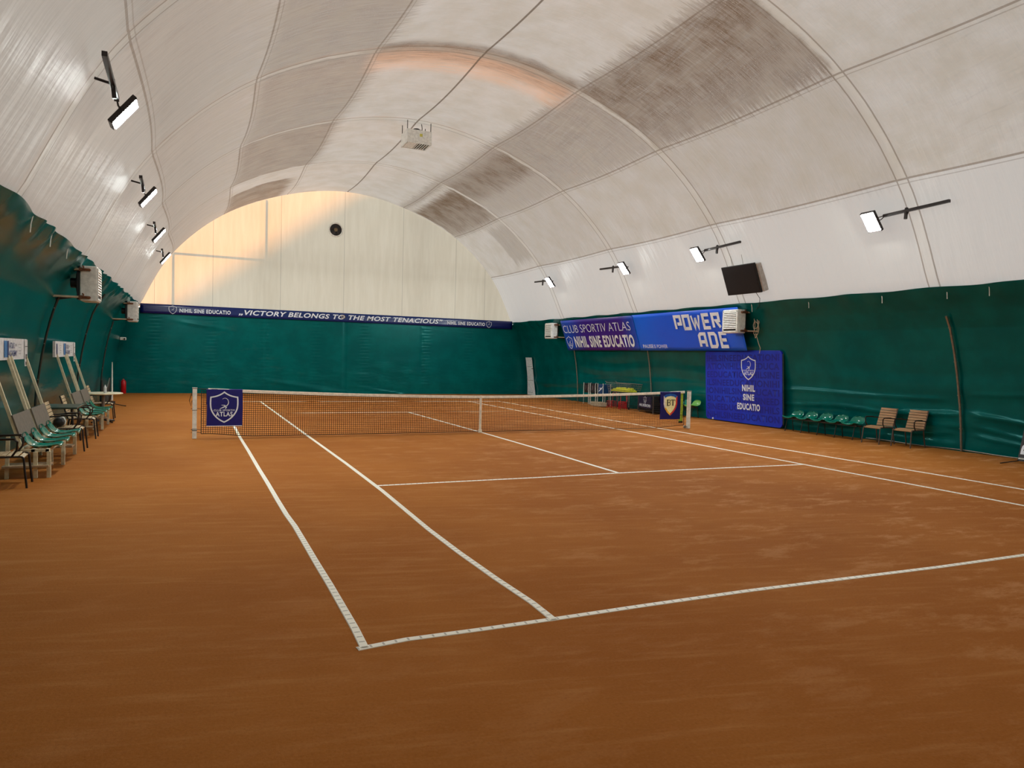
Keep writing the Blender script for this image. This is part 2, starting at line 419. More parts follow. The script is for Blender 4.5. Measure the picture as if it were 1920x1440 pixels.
# ------------------------------------------------------------------ curtains on the long sides
def fold(side, Y, z):
    """tarpaulin folds, metres towards the court"""
    d = 0
    if side > 0:
        k = smooth01((-Y+.5)/1.5) if Y < .5 else .25
        d += .030*k*math.exp(-((z-1.16+.02*math.sin(Y*1.3))/.055)**2)*smooth01((Y+5.6)/.5)
        for (y0, amp, z1, sl) in ((-5.9, .035, .88, -.10), (-5.9, .03, .62, -.16), (-5.9, .03, .4, -.1), (-5.9, .02, 1.3, .05)):
            if Y < y0: d += amp*math.exp(-((z-z1-sl*(Y-y0)*-1)/.05)**2)*smooth01((y0-Y)/.3)
        if -5.6 < Y < -.6:
            d += .025*math.exp(-((z-.78-.04*math.sin(Y*2))/.05)**2)+.03*math.exp(-((z-.36-.05*math.sin(Y*3.1))/.06)**2)+.02*math.exp(-((z-.15)/.05)**2)
        if -5.7 < Y < -4.3:
            for z1, sl in ((.85, .1), (.6, .22), (.55, .35)): d += .025*math.exp(-((z-z1+sl*(Y+5.7)*.4)/.035)**2)
        d += .012*math.sin(z*9+math.sin(Y*.9)*1.2)*smooth01((2.4-z)/1)
        if Y > .5: d += .02*math.exp(-((z-.75-.08*math.sin(Y*.8))/.12)**2)
    else:
        d += .012*math.sin(z*7+math.sin(Y*.7)*1.5)*smooth01((2.6-z)/1)
        if z > 3.1: d += .03*abs(math.sin(Y*2.2))*math.sin((z-3.1)/.56*math.pi)
    if z > 3.3: d += .022*(1+math.sin(Y*5.2+math.sin(Y*1.7)*2))*smooth01((z-3.3)/.2)*(1 if side > 0 else 1.4)
    return d
def side_curtain(side):
    name = 'wall_right' if side > 0 else 'wall_left'
    bm = bmesh.new(); Y0, Y1, Z1 = -17.4, 17.0, 3.66
    ny, nz = 344, 92; grid = []
    for i in range(ny+1):
        Y = Y0+(Y1-Y0)*i/ny; top = Z1+(.012*math.sin(Y*3.1) if i not in (0, ny) else 0); row = []
        for j in range(nz+1):
            z = top*j/nz; x = wall_x(z, side, Y)-fold(side, Y, z)
            row.append(bm.verts.new((side*x, Y, z)))
        grid.append(row)
    for A, B in zip(grid, grid[1:]):
        for j in range(nz):
            f = bm.faces.new([A[j], A[j+1], B[j+1], B[j]]); f.smooth = True
    me = bpy.data.meshes.new(name); bm.to_mesh(me); bm.free(); me.materials.append(M_CURT)
    o = bpy.data.objects.new(name, me); sc.collection.objects.link(o); struct(o)
    return o
wl, wr = side_curtain(-1), side_curtain(1)
# white cable ties on the curtain tops
for w_, s_, ys in ((wr, 1, (-6.9, -6.0, -4.4, -2.2, -.1)), (wl, -1, (-4.7, -3.2, -1.6))):
    for Y in ys:
        b = MB(); x = wall_x(3.5, s_, Y)-.07
        b.tube([(s_*(x-.03), Y, 3.66), (s_*x, Y, 3.52), (s_*(x+.01), Y, 3.40)], .008, 6); b.build('cable_tie', WHITE, w_)
# ------------------------------------------------------------------ gables
def gable(name, Y, inward):
    bm = bmesh.new()
    up_ = [bm.verts.new((x, Y, z)) for x, z in [(-p.x, p.y) for p in HALF[::-1]][:-1]+[(p.x, p.y) for p in HALF]]
    lo = [bm.verts.new((v.co.x, Y, 3.5)) for v in up_]
    for i in range(len(up_)-1): bm.faces.new([up_[i], up_[i+1], lo[i+1], lo[i]])
    me = bpy.data.meshes.new(name); bm.to_mesh(me); bm.free(); me.materials.append(M_GABLE)
    o = bpy.data.objects.new(name, me); sc.collection.objects.link(o); struct(o)
    bm = bmesh.new(); nx, nz = 240, 60; grid = []
    rnd = random.Random(5)
    for i in range(nx+1):
        row = []
        for j in range(nz+1):
            z = 3.55*j/nz; X = (-1+2*i/nx)*(wall_x(z, 0, Y)+.03)
            d = 0.0
            for sx in (-3.47, 0.0, 3.7): d -= .02*math.exp(-((X-sx)/.03)**2)
            for (cx, cz, r1, r2, am) in ((-1.9, .35, 1.5, .07, .05), (-1.2, .12, 1.0, .05, .04), (-6.0, 2.9, .7, .05, .03), (2.0, .1, 1.2, .04, .025), (-5.0, .12, 1.2, .04, .025)):
                d += am*math.exp(-((X-cx)/r1)**2-((z-cz+.15*(X-cx))/r2)**2)
            if 1.3 < abs(X-2.4) % 2.2 < 1.7: d += .008*math.sin(z*42)
            row.append(bm.verts.new((X, Y-inward*(.05+d), z)))
        grid.append(row)
    for A, B in zip(grid, grid[1:]):
        for j in range(nz): bm.faces.new([A[j], A[j+1], B[j+1], B[j]]).smooth = True
    me = bpy.data.meshes.new('green_curtain'); bm.to_mesh(me); bm.free(); me.materials.append(M_CURT)
    c = bpy.data.objects.new('green_curtain', me); sc.collection.objects.link(c); c.parent = o
    c['label'] = 'green tarpaulin lower half'
    return o
wb = gable('wall_back', 17.0, 1); wf = gable('wall_front', -17.4, -1)
# added sun-blocking hall and the steel frame outside, seen only as shade on the gable
b = MB()
for x in (-7.2, -3.5, 3.5, 7.2): b.tube([(x, 17.42, 0), (x, 17.42, in_vault(x)-.05)], .05, square=True)
b.tube([(-7.2, 17.42, 5.9), (7.2, 17.42, 5.9)], .05, square=True)
o = b.build('trim_1', STEEL); struct(o)
b = MB()
P_ = [(-14, -.5), (-9.2, 3.0), (.6, 10.2), (9, 12), (18, 7), (18, -.5)]  # outline of the unseen neighbouring hall, sloped to shade part of the gable
vs = [[b.bm.verts.new((x, y, z)) for x, z in P_] for y in (31, 60)]
b.face(vs[0]); b.face(vs[1][::-1])
for i in range(6): b.face([vs[0][i], vs[0][(i+1) % 6], vs[1][(i+1) % 6], vs[1][i]])
struct(b.build('sun_blocker_hall', mat('pale_cladding', srgb(200, 200, 196))))
# ------------------------------------------------------------------ court lines
LINES = dict(dl=[(-5.452, -11.87), (-5.442, -11.526), (-5.44, -11.072), (-5.438, -10.544), (-5.442, -9.958), (-5.442, -9.152), (-5.443, -8.45), (-5.461, -7.885), (-5.467, -7.031), (-5.469, -5.689), (-5.478, -4.567), (-5.484, -2.23), (-5.496, -0.677), (-5.5, 0), (-5.46, 11.6)],
 sl=[(-4.09, -11.86), (-4.08, -11.48), (-4.11, -10.84), (-4.13, -9.98), (-4.13, -9.03), (-4.07, -6.74), (-4.06, -4.12), (-4.08, 0), (-4.12, 11.6)],
 bl=[(-5.5, -11.87), (-5.17, -11.83), (-4.65, -11.84), (-4.09, -11.84), (-3.34, -11.83), (-2.28, -11.83), (-1.1, -11.87), (0, -11.91), (1.27, -11.92), (5.5, -11.9)],
 sv=[(-4.06, -6.36), (-3.31, -6.35), (-1.57, -6.35), (.01, -6.31), (1.57, -6.31), (4.09, -6.38)],
 cs=[(.02, 6.3), (.1, 0), (.09, -2.93), (.05, -4.81), (.02, -6.3)],
 sr=[(4.12, 11.6), (4.14, 0), (4.1, -3.13), (4.09, -6.38), (4.12, -8.46), (4.08, -11.9)],
 dr=[(5.5, 11.6), (5.5, 0), (5.46, -3.41), (5.52, -6.25), (5.56, -7.99), (5.5, -11.9)],
 fs=[(-4.1, 6.3), (4.12, 6.3)], fb=[(-5.48, 11.6), (5.52, 11.6)])
def line_material():
    t = NT('white_line_tape'); uv = t.coord('UV'); u, v, _ = t.sep(uv)
    dash = t.math('LESS_THAN', t.math('MODULO', u, .085), .014); mid = t.math('LESS_THAN', t.math('ABSOLUTE', v), .019)
    n = t.noise(t.coord(), 25, 4, .6)
    c = t.mix(t.math('MULTIPLY', t.math('MULTIPLY', dash, mid), .6), srgb(252, 248, 236), srgb(110, 100, 90))
    c = t.mix(t.math('MULTIPLY', t.step(n, .58, .78), .3), c, srgb(200, 150, 105)); t.col(c); t.set(Roughness=.6); return t.m
M_LINE = line_material()
LABELS = dict(dl=('left outer sideline, white tape running from the near corner under the net', 'court line'), sl=('left singles sideline, white tape inside the outer one', 'court line'),
 bl=('near baseline, white tape across the foreground', 'court line'), sv=('near service line, thin white tape crossing between the singles sidelines', 'court line'),
 cs=('centre service line, white tape under the middle of the net', 'court line'), sr=('right singles sideline, white tape inside the right outer one', 'court line'),
 dr=('right outer sideline, white tape nearest the right curtain', 'court line'), fs=('far service line seen through the net', 'court line'), fb=('far baseline, thin white line behind the net', 'court line'))
for k, P in LINES.items():
    pts = [Vector(p) for p in P]; bm = bmesh.new(); uvl = bm.loops.layers.uv.new('uv'); rows = []; u = 0
    w_ = .052 if k in ('dl', 'bl', 'sl') else .05
    for i, p in enumerate(pts):
        d = (pts[min(i+1, len(pts)-1)]-pts[max(i-1, 0)]).normalized(); n = Vector((-d.y, d.x))*w_/2
        if i: u += (p-pts[i-1]).length
        zz = .004 if k in ('bl', 'sv', 'fs', 'fb') else .007
        rows.append([(bm.verts.new((*(p+n*e), z)), u, e*w_/2) for e, z in ((1.12, 0), (1, zz), (-1, zz), (-1.12, 0))])
    for A, B in zip(rows, rows[1:]):
        for j in range(3):
            q = [A[j], B[j], B[j+1], A[j+1]]; f = bm.faces.new([a[0] for a in q])
            for l, a in zip(f.loops, q): l[uvl].uv = (a[1], a[2])
    bmesh.ops.recalc_face_normals(bm, faces=bm.faces)
    me = bpy.data.meshes.new('court_line'); bm.to_mesh(me); bm.free(); me.materials.append(M_LINE)
    if me.polygons[1].normal.z < 0: me.flip_normals()
    o = bpy.data.objects.new('court_line', me); sc.collection.objects.link(o); tag(o, *LABELS[k])

# ------------------------------------------------------------------ floodlights
M_LED = NT('lit_led_panel'); M_LED.col((1, 1, 1)); M_LED.set(**{'Emission Color': (.93, 1.0, .98), 'Emission Strength': LAMP}); M_LED = M_LED.m
def floodlight(side, Y, d, barlen, label):
    """bar clamped crosswise to the arch at Y; d = +1 when the lamp hangs on the far side"""
    z0 = 5.22; xw = 7.42
    t = thing('floodlight', label, 'floodlight', (side*xw, Y, z0), 0, 'floodlights along the arches')
    b = MB(); b.tube([(0, -d*barlen, .04), (0, d*.55, -.01)], .03, square=True); b.build('mounting_bar', DARK, t)
    b = MB(); b.tube([(-.0, .0, .07), (-.02*side, .0, -.17)], .025, square=True); b.tube([(0, -.03, 0), (side*.2, -.03, .04)], .018, 6)
    b.tube([(0, .05*math.sin(a), .075*math.cos(a)) for a in [i*math.pi/6 for i in range(12)]], .009, 6, closed=True)
    b.build('clamp', DARK, t)
    # lamp head tilted down towards the court
    R = Matrix.Rotation(-side*math.radians(38), 3, 'Y')
    c = Vector((-side*.06, d*.80, -.10))
    b = MB(); b.box(c, (.07, .36, .50), R, .012); b.build('lamp_housing', DARK, t)
    b = MB(); b.box(c+R @ Vector((-side*.042, 0, 0)), (.012, .30, .44), R); b.build('light_panel', M_LED, t)
    b = MB(); e = R @ Vector((0, 0, .2)); b.tube([c+Vector((0, -d*.2, 0))+e*0, c+Vector((side*.05, -d*.2, .02)), (0, d*.5, 0)], .01, 6); b.build('bracket', DARK, t); b = MB()
    b.tube([c+Vector((0, d*.2, 0)), c+Vector((side*.05, d*.21, .03)), (0, d*.52, 0)], .01, 6); b.build('bracket', DARK, t)
    return t
NM = {(-1): 'left', 1: 'right'}
for side in (-1, 1):
    floodlight(side, -5.75, 1, .95, f'lit floodlight on the {NM[side]} slope, nearest the camera, on a long dark bar')
    floodlight(side, .25, 1, .95 if side > 0 else .5, f'lit floodlight on the {NM[side]} slope, second from the camera' + (', above the black screen' if side > 0 else ''))
    floodlight(side, 5.85, -1 if side > 0 else 1, .9 if side > 0 else .5, f'lit floodlight on the {NM[side]} slope, third from the camera')
    floodlight(side, 11.5, -1 if side > 0 else 1, .8 if side > 0 else .5, f'lit floodlight on the {NM[side]} slope, closest to the far gable')

# ------------------------------------------------------------------ unit heaters on the walls
def wall_heater(side, Y, label):
    x = 8.36; t = thing('wall_heater', label, 'heater', (side*x, Y, 2.78), 0, None)
    s = side
    b = MB(); W, D, H = .66, .30, .70
    b.box((0, 0, H/2), (D, W, H), None, .02); b.build('casing', CASE, t)
    b = MB(); b.box((-s*(D/2+.001), 0, H/2), (.004, W-.14, H-.12)); b.build('grille_opening', BLACK, t)
    b = MB()
    for k in range(11):
        z = .09+k*.052
        if k in (0,): continue
        b.box((-s*(D/2+.008), 0, z), (.02, W-.14, .032), Matrix.Rotation(s*.5, 3, 'Y'))
    b.box((-s*(D/2+.008), 0, .65), (.014, W-.04, .035)); b.box((-s*(D/2+.008), 0, .05), (.014, W-.04, .035))
    for e in (-1, 1): b.box((-s*(D/2+.008), e*(W/2-.035), .35), (.014, .05, .62))
    b.build('louvres', CASE, t)
    b = MB(); b.box((s*(D/2+.03), 0, .35), (.05, W-.06, H-.06)); b.lathe([(.24, 0), (.24, .06), (.1, .07), (.1, .17), (.09, .18)], (s*(D/2+.02), 0, .37), 16, 'x') if s > 0 else b.lathe([(.24, 0), (.24, -.06), (.1, -.07), (.1, -.17), (.09, -.18)], (s*(D/2+.02), 0, .37), 16, 'x')
    b.build('fan_motor', BLACK, t)
    for z, nm in ((.62, 'supply_pipe'), (.07, 'return_pipe')):
        xw = (wall_x(2.78+z, s, Y)-x+.03)
        b = MB(); b.tube([(s*.16, -W/2-.04, z), (s*xw, -W/2-.04, z)], .022, 8); b.build(nm, PIPE, t)
        b = MB(); b.tube([(-s*.02, -W/2+.01, z), (-s*.02, -W/2-.05, z), (s*.02, -W/2-.05, z), (s*.16, -W/2-.05, z)], .027, 8)
        b.tube([(s*.08, -W/2-.05, z), (s*.08, -W/2-.05, z+.06), (s*.10, -W/2-.05, z+.075)], .014, 6); b.box((s*.13, -W/2-.05, z), (.05, .065, .065)); b.build('valve', BRASS, t)
    b = MB(); b.tube([(s*.13, .15, H-.02), (s*(wall_x(3.5, s, Y)-x+.02), .15, H-.02)], .02, square=True); b.build('bracket', DARK, t); b = MB(); b.tube([(s*.13, -.2, .1), (s*(wall_x(2.9, s, Y)-x+.02), -.2, .02)], .02, square=True); b.build('bracket', DARK, t)
    return t
wall_heater(-1, .55, 'white wall heater on the left curtain, nearer the camera, with pipes to the wall')
wall_heater(-1, 12.0, 'white wall heater at the far end of the left curtain')
hr = wall_heater(1, .50, 'white louvred wall heater over the end of the bright blue drinks banner')
wall_heater(1, 12.4, 'small white wall heater beside the far end of the purple club banner')
# coiled cable by the right heater
o = MB(); pts = []
for i in range(60):
    a = i*.42; pts.append((8.78+.03*math.sin(i), .02+.09*math.cos(a), 3.2-.006*i+.22*math.sin(a)))
c_ = MB(); c_.tube([(8.10, -.62, 3.93), (8.30, -.6, 3.75), (8.42, -.45, 3.55), (8.55, -.2, 3.46)], .008, 6)
tag(c_.build('power_cable', DARK), 'thin dark cable dropping from the corner of the black screen', 'cable')
o.tube(pts, .009, 6)
o.tube([(8.8, .05, 2.8), (8.95, .08, 2.5), (9.0, .05, 2.35), (9.02, .1, 2.2)], .01, 6)
tag(o.build('coiled_cable', PIPE), 'coil of pale cable hanging beside the heater above the blue board', 'cable')

# ------------------------------------------------------------------ ceiling unit heater, fan, camera, screen
t = thing('ceiling_heater', 'white box heater hung on rods from the ridge of the vault', 'heater', (0, 5.95, 8.52))
b = MB(); b.box((0, 0, .24), (.80, .72, .36), None, .02); b.build('casing', CASE, t)
b = MB(); b.box((0, 0, .055), (.74, .66, .02)); b.build('outlet', BLACK, t)
b = MB()
for k in range(9): b.box((-.3+.075*k, 0, .03), (.02, .6, .06), Matrix.Rotation(.6, 3, 'Y'))
b.box((0, .33, .03), (.8, .03, .06)); b.box((0, -.33, .03), (.8, .03, .06)); b.box((.385, 0, .03), (.03, .7, .06)); b.box((-.385, 0, .03), (.03, .7, .06)); b.box((-.2, 0, .02), (.3, .6, .03))
b.build('louvres', CASE, t)
b = MB(); b.lathe([(.26, 0), (.26, .04), (.12, .08), (.1, .12)], (0, 0, .42), 18); b.build('fan', DARK, t)
b = MB(); b.box((.05, -.363, .26), (.09, .004, .09)); b.build('sticker', mat('yellow_sticker', srgb(205, 195, 90)), t)
for x, y in ((-.38, -.3), (-.38, .3), (.38, -.3), (.38, .3)):
    b = MB(); b.tube([(x, y, .3), (x, y, in_vault(x)-8.52-.08)], .012, 6); b.build('hanging_rod', DARK, t)
b = MB(); b.tube([(.2, .1, .5), (.22, .12, .62), (.2, .12, .76)], .012, 6); b.build('cable', DARK, t)

t = thing('exhaust_fan', 'round black exhaust fan with a white rim in the far gable', 'fan', (-.51, 16.93, 7.5))
b = MB(); b.tube([(.30*math.cos(a), -.02, .30*math.sin(a)) for a in [i*math.pi/18 for i in range(36)]], .035, 8, closed=True); autosmooth(b.build('rim', WHITE, t))
b = MB(); b.lathe([(.29, 0), (.29, .02)], (0, .02, 0), 32, 'y'); b.build('opening', BLACK, t)
b = MB()
for k in range(5):
    a = k*2*math.pi/5+.3
    P = [Vector((r*math.cos(a+d), y, r*math.sin(a+d))) for r, d, y in ((.06, -.3, -.02), (.26, -.25, -.01), (.26, .3, .01), (.06, .5, .0))]
    vs = b.verts(P); b.face(vs)
b.build('blades', DARK, t)
b = MB(); b.lathe([(.07, 0), (.07, -.03), (.02, -.045)], (0, 0, 0), 16, 'y'); b.tube([(.08*math.cos(a), -.035, .08*math.sin(a)) for a in [i*math.pi/8 for i in range(16)]], .008, 6, closed=True)
b.build('hub', mat('dull_bronze', srgb(120, 105, 80), .4, .5), t)

t = thing('security_camera', 'small white camera high in the far left corner above the fire extinguisher', 'camera', (-9.0, 16.5, 2.2))
b = MB(); b.box((0, 0, .03), (.22, .18, .12), None, .02); b.build('camera_body', WHITE, t)
b = MB(); b.lathe([(.035, 0), (.035, -.03)], (.06, -.09, .02), 12, 'y'); b.build('lens', BLACK, t)
b = MB(); b.tube([(-.1, .0, .03), (-.18, 0, .04)], .02, 6); b.build('bracket', WHITE, t)

# black screen hung parallel to the right slope
t = thing('wall_screen', 'black flat screen hung on the right slope above the blue drinks banner', 'screen')
fm = frame((7.77, .44, 4.66), (0, -1, 0), (-.30, 0, .77)); U = Matrix.Translation((0, 0, 0))
b = MB(); b.box((.67, -.40, -.01), (1.36, .86, .05), None, .01); b.build('screen_frame', BLACK, t, fm)
b = MB(); b.box((.67, -.40, .018), (1.31, .81, .004)); b.build('display', mat('dark_screen_glass', srgb(36, 35, 38), .5, 0, .03, spec=.2), t, fm)
b = MB(); b.box((.76, -.42, -.12), (1.30, .80, .17)); b.build('mounting_box', mat('grey_box', srgb(176, 168, 160), .5), t, fm)
for x in (.4, .85): b = MB(); b.tube([(x, .03, -.05), (x-.05, .3, -.12)], .006, 6); b.build('suspension_cord', STEEL, t, fm)

# ------------------------------------------------------------------ banners
def banner_mat(name, c1, c2, c3=None, rough=.38, bumpy=.35):
    t = NT(name); uv = t.coord('UV'); u, v, _ = t.sep(uv); n = t.noise(uv, 2, 4, .6, (2, 1, 1))
    f = t.math('ADD', t.math('MULTIPLY', t.step(u, .05, .35), t.math('SUBTRACT', 1.0, t.step(u, .8, 1.0))), t.math('MULTIPLY', t.math('SUBTRACT', n, .5), .5), clamp=True)
    c = t.mix(f, c1, c2)
    if c3: c = t.mix(t.step(v, .1, .7), c, t.mix(.25, c, c3))
    t.col(c); t.set(Roughness=rough); t.bump(t.noise(uv, 3, 3, .5, (2, 1, 1)), bumpy, .02); return t.m
def sheet(name, m, mtx, w_, h_, parent=None, nu=60, nv=12, wav=.008, seed=1, th=.004, sag=0):
    bm = bmesh.new(); uvl = bm.loops.layers.uv.new('uv'); G = []; D = {}
    for i in range(nu+1):
        row = []
        for j in range(nv+1):
            u, v = i/nu, j/nv
            z = wav*math.sin(u*w_*3.1+seed)*math.sin(v*3+u*5+seed)*min(1, 8*u, 8*(1-u))
            p = bm.verts.new((u*w_, v*h_, z)); D[p] = (u, v); row.append(p)
        G.append(row)
    for A, B in zip(G, G[1:]):
        for j in range(nv):
            f = bm.faces.new([A[j], B[j], B[j+1], A[j+1]]); f.smooth = True
            for l in f.loops: l[uvl].uv = D[l.vert]
    me = bpy.data.meshes.new(name); bm.to_mesh(me); bm.free(); me.transform(mtx); me.materials.append(m)
    o = bpy.data.objects.new(name, me); sc.collection.objects.link(o)
    if parent: o.parent = parent
    md = o.modifiers.new('thickness', 'SOLIDIFY'); md.thickness = th; md.offset = -1
    return o
# long banner across the far gable
t = thing('gable_banner', 'long dark blue banner with a white motto across the far end', 'banner', (0, 0, 0))
fm = frame((-8.42, 16.86, 3.32), (1, 0, 0), (0, 0, 1))
sheet('cloth', banner_mat('navy_banner', srgb(4, 22, 92), srgb(6, 40, 104), rough=.25), fm, 16.84, .40, t, 120, 4, .006)
emblem(1.22, .19, .30, fm, INK, t, False, z=.016)
text('NIHIL SINE EDUCATIO', 1.48, .09, 2.0, .17, fm, INK, t, .03, z=.016, sp=1.14)
text('\u201eVICTORY BELONGS TO THE MOST TENACIOUS\u201d', 3.80, .07, 9.30, .25, fm, INK, t, .026, .25, z=.016, sp=1.08)
text('NIHIL SINE EDUCATIO', 13.35, .10, 1.98, .17, fm, INK, t, .03, z=.016, sp=1.14)
emblem(15.55, .19, .28, fm, INK, t, False, z=.016)
o = MB(); o.tube([(-.12+.07*math.cos(a), 16.82, 3.55+.07*math.sin(a)) for a in [i*math.pi/8 for i in range(16)]], .014, 8, closed=True)
tag(o.build('hanging_ring', PIPE), 'small pale ring hanging over the motto on the far banner', 'ring')
# two banners on the right curtain
YD = (-.445, 0, 1.30)
t = thing('club_banner', 'purple and blue banner with the club name on the right curtain', 'banner', (0, 0, 0))
fm = frame((8.865, 11.70, 2.27), (0, -1, 0), YD)
sheet('cloth', banner_mat('purple_banner', srgb(10, 80, 205), srgb(70, 26, 150), srgb(20, 20, 130)), fm, 5.62, 1.36, t, 60, 10, .008)
text('CLUB SPORTIV ATLAS', .12, .80, 5.25, .34, fm, INK, t, -.012, z=.02)
emblem(.42, .37, .50, fm, INK, t, True, z=.02)
text('NIHIL SINE EDUCATIO', .86, .14, 4.55, .50, fm, INK, t, .04, z=.02, sp=1.14)
t = thing('drinks_banner', 'bright blue banner with bold two-line lettering beside the club banner', 'banner', (0, 0, 0))
fm = frame((8.86, 6.06, 2.27), (0, -1, 0), YD)
sheet('cloth', banner_mat('bright_blue_banner', srgb(0, 104, 246), srgb(0, 92, 240)), fm, 5.62, 1.37, t, 60, 10, .010, 3)
GL = dict(P=[[(0, 0), (0, 1), (.62, 1), (.62, .40), (.22, .40)]], O=[[(0, 0), (0, 1), (.62, 1), (.62, 0), (-.09, 0)]], W=[[(-.05, 1), (.17, 0), (.36, .8), (.36, .8), (.55, 0), (.77, 1)]],
          E=[[(.62, 1), (0, 1), (0, 0), (.62, 0)], [(0, .5), (.55, .5)]], R=[[(0, 0), (0, 1), (.6, 1), (.6, .5), (.3, .5), (.64, 0)]], A=[[(0, 0), (0, .85), (.15, 1), (.6, 1), (.6, 0)], [(0, .38), (.6, .38)]],
          D=[[(0, 0), (0, 1), (.5, 1), (.62, .85), (.62, .15), (.5, 0), (-.09, 0)]])
b = MB()
def word(s, x, y, H, pitch):
    for ch in s:
        for st in GL[ch]: b.ribbon([(x+a*H*.88, y+.10*H+c*(H*.80)) for a, c in st], H*(.175 if ch == 'W' else .205), .02, .002)
        x += pitch + (.17*H if ch == 'W' else 0)
word('POWER', 2.50, .72, .54, .455); word('ADE', 3.58, .09, .54, .505)
b.build('lettering', INK, t, fm)
b = MB(); b.ribbon([(4.66+.02*math.cos(a), .13+.02*math.sin(a)) for a in [i*math.pi/4 for i in range(8)]], .008, .02, .002, True); b.build('mark', INK, t, fm)
text('PAUSE', .28, .10, .62, .14, fm, INK, t, .02, z=.02, sp=1.15); text('IS POWER', .95, .10, .80, .13, fm, INK, t, 0, z=.02)

# ------------------------------------------------------------------ standing blue board
t = thing('display_board', 'large blue fabric display board with club shield leaning near the right curtain', 'display board', (0, 0, 0))
fm = frame((9.20, 2.62, .03), (0, -1, 0), (-.13, 0, 2.25))
W_, H_, R_ = 3.36, 2.26, .13
def rrect(x0, y0, x1, y1, r, n=6):
    P = []
    for cx, cy, a0 in ((x1-r, y0+r, -90), (x1-r, y1-r, 0), (x0+r, y1-r, 90), (x0+r, y0+r, 180)):
        for i in range(n+1):
            a = math.radians(a0+90*i/n); P.append((cx+r*math.cos(a), cy+r*math.sin(a)))
    return P
def board_mat():
    tt = NT('royal_blue_fabric'); p = tt.coord('Object'); n = tt.noise(p, .8, 4, .6, (1, 1, 1))
    tt.col(tt.mix(tt.step(n, .35, .65), srgb(0, 34, 190), srgb(0, 60, 212))); tt.set(Roughness=.6); tt.bump(tt.noise(p, 3, 3, .5), .2, .02); return tt.m
b = MB(); b.poly(rrect(0, 0, W_, H_, R_), -.05, .05); b.build('printed_fabric', board_mat(), t, fm)
b = MB(); b.ribbon(rrect(.012, .012, W_-.012, H_-.012, R_), .03, -.065, .05, True); b.build('tube_frame', STEEL, t, fm)
GHOST = mat('dark_blue_print', srgb(0, 22, 150), .6)
S = 'NIHILSINEEDUCATIO'
b = None
for k in range(8):
    off = (k*5) % len(S); s = (S+S+S)[off:off+18]
    text(s, .08, .06+k*.262, 3.18, .205, fm, GHOST, t, .03, sp=1.1, name='background_lettering', z=.003, rot=.02)
emblem(2.0, 1.72, .62, fm, INK, t, True, z=.007)
b = MB(); b.poly([(x, y) for x, y in shield_path(2.0, 1.72, .6, .6*1.14)], .0045, .001); b.build('shield_fill', board_mat(), t, fm)
text('NIHIL', 1.72, 1.00, .56, .20, fm, INK, t, .04, z=.007, sp=1.12); text('SINE', 1.76, .72, .48, .20, fm, INK, t, .04, z=.007, sp=1.12)
text('EDUCATIO', 1.50, .42, .98, .21, fm, INK, t, .04, z=.007, sp=1.12)
b = MB(); b.lathe([(.03, 0), (.03, .02), (.0, .025)], (.35, .03, 0), 12); b.build('foot_cap', WHITE, t, fm)
b = MB()
for y in (.6, 2.8): b.tube([(y, .03, -.06), (y, .02, -.12)], .015, 6)
b.build('stand_foot', STEEL, t, fm)

# ------------------------------------------------------------------ net
HN = lambda x: .914+.150*(min(abs(x), 6.3)/6.3)**1.7
t = thing('tennis_net', 'black tennis net with white headband stretched across the court', 'net', (0, 0, 0))
X0, X1 = -6.27, 6.24
b = MB(); nx = int((X1-X0)/.045); cord = .0038
for i in range(nx+1):
    x = X0+(X1-X0)*i/nx; z0 = .03+.07*smooth01((abs(x)-5.2)/1); h = HN(x)-.02
    for (dx, dy) in ((cord, 0),):
        vs = b.verts([(x-cord, -.0015, z0), (x+cord, -.0015, z0), (x+cord, -.0015, h), (x-cord, -.0015, h)]); b.face(vs)
        vs = b.verts([(x, -cord, z0), (x, cord, z0), (x, cord, h), (x, -cord, h)]); b.face(vs)
for j in range(22):
    f = j/21; pr = None
    for i in range(0, 61):
        x = X0+(X1-X0)*i/60; z0 = .03+.07*smooth01((abs(x)-5.2)/1); z = z0+(HN(x)-.03-z0)*f
        c = cord*(2.0 if j in (0,) else 1)
        q = b.verts([(x, -.0015, z-c), (x, -.0015, z+c)]); q2 = b.verts([(x, -c, z), (x, c, z)])
        if pr: b.face([pr[0][0], q[0], q[1], pr[0][1]]); b.face([pr[1][0], q2[0], q2[1], pr[1][1]])
        pr = (q, q2)
nm = mat('black_net_cord', srgb(22, 16, 16), .8); net = b.build('netting', nm, t)
b = MB()
for x0, x1 in ((-6.14, 6.24),):
    N = 60; prev = None
    for i in range(N+1):
        x = x0+(x1-x0)*i/N; h = HN(x)
        q = b.verts([(x, -.008, h-.062), (x, -.008, h-.004), (x, 0, h+.002), (x, .008, h-.004), (x, .008, h-.062)])
        if prev:
            for k in range(4): b.face([prev[k], prev[k+1], q[k+1], q[k]])
        prev = q
autosmooth(b.build('headband', mat('white_net_tape', srgb(236, 226, 208), .7), t))
b = MB(); b.tube([(-6.36, 0, 1.05), (-6.14, 0, 1.045)], .006, 6); b.tube([(6.24, 0, 1.045), (6.36, 0, 1.05)], .006, 6); b.build('cable', BLACK, t)
b = MB(); b.box((.05, 0, .47), (.055, .022, .90)); b.box((.05, 0, .04), (.08, .05, .07)); b.build('centre_strap', mat('white_strap', srgb(232, 222, 205), .7), t)
b = MB(); b.box((-6.02, -.011, 1.03), (.12, .003, .03)); b.build('label', DARK, t)
b = MB()
for z in (.12, .18, .62, .9): b.tube([(X0, 0, z), (-6.33, 0, z+.01), (-6.47, -.02, z+.01)], .005, 5)
for z in (.15, .5, .85): b.tube([(X1, 0, z), (6.33, 0, z+.01)], .005, 5)
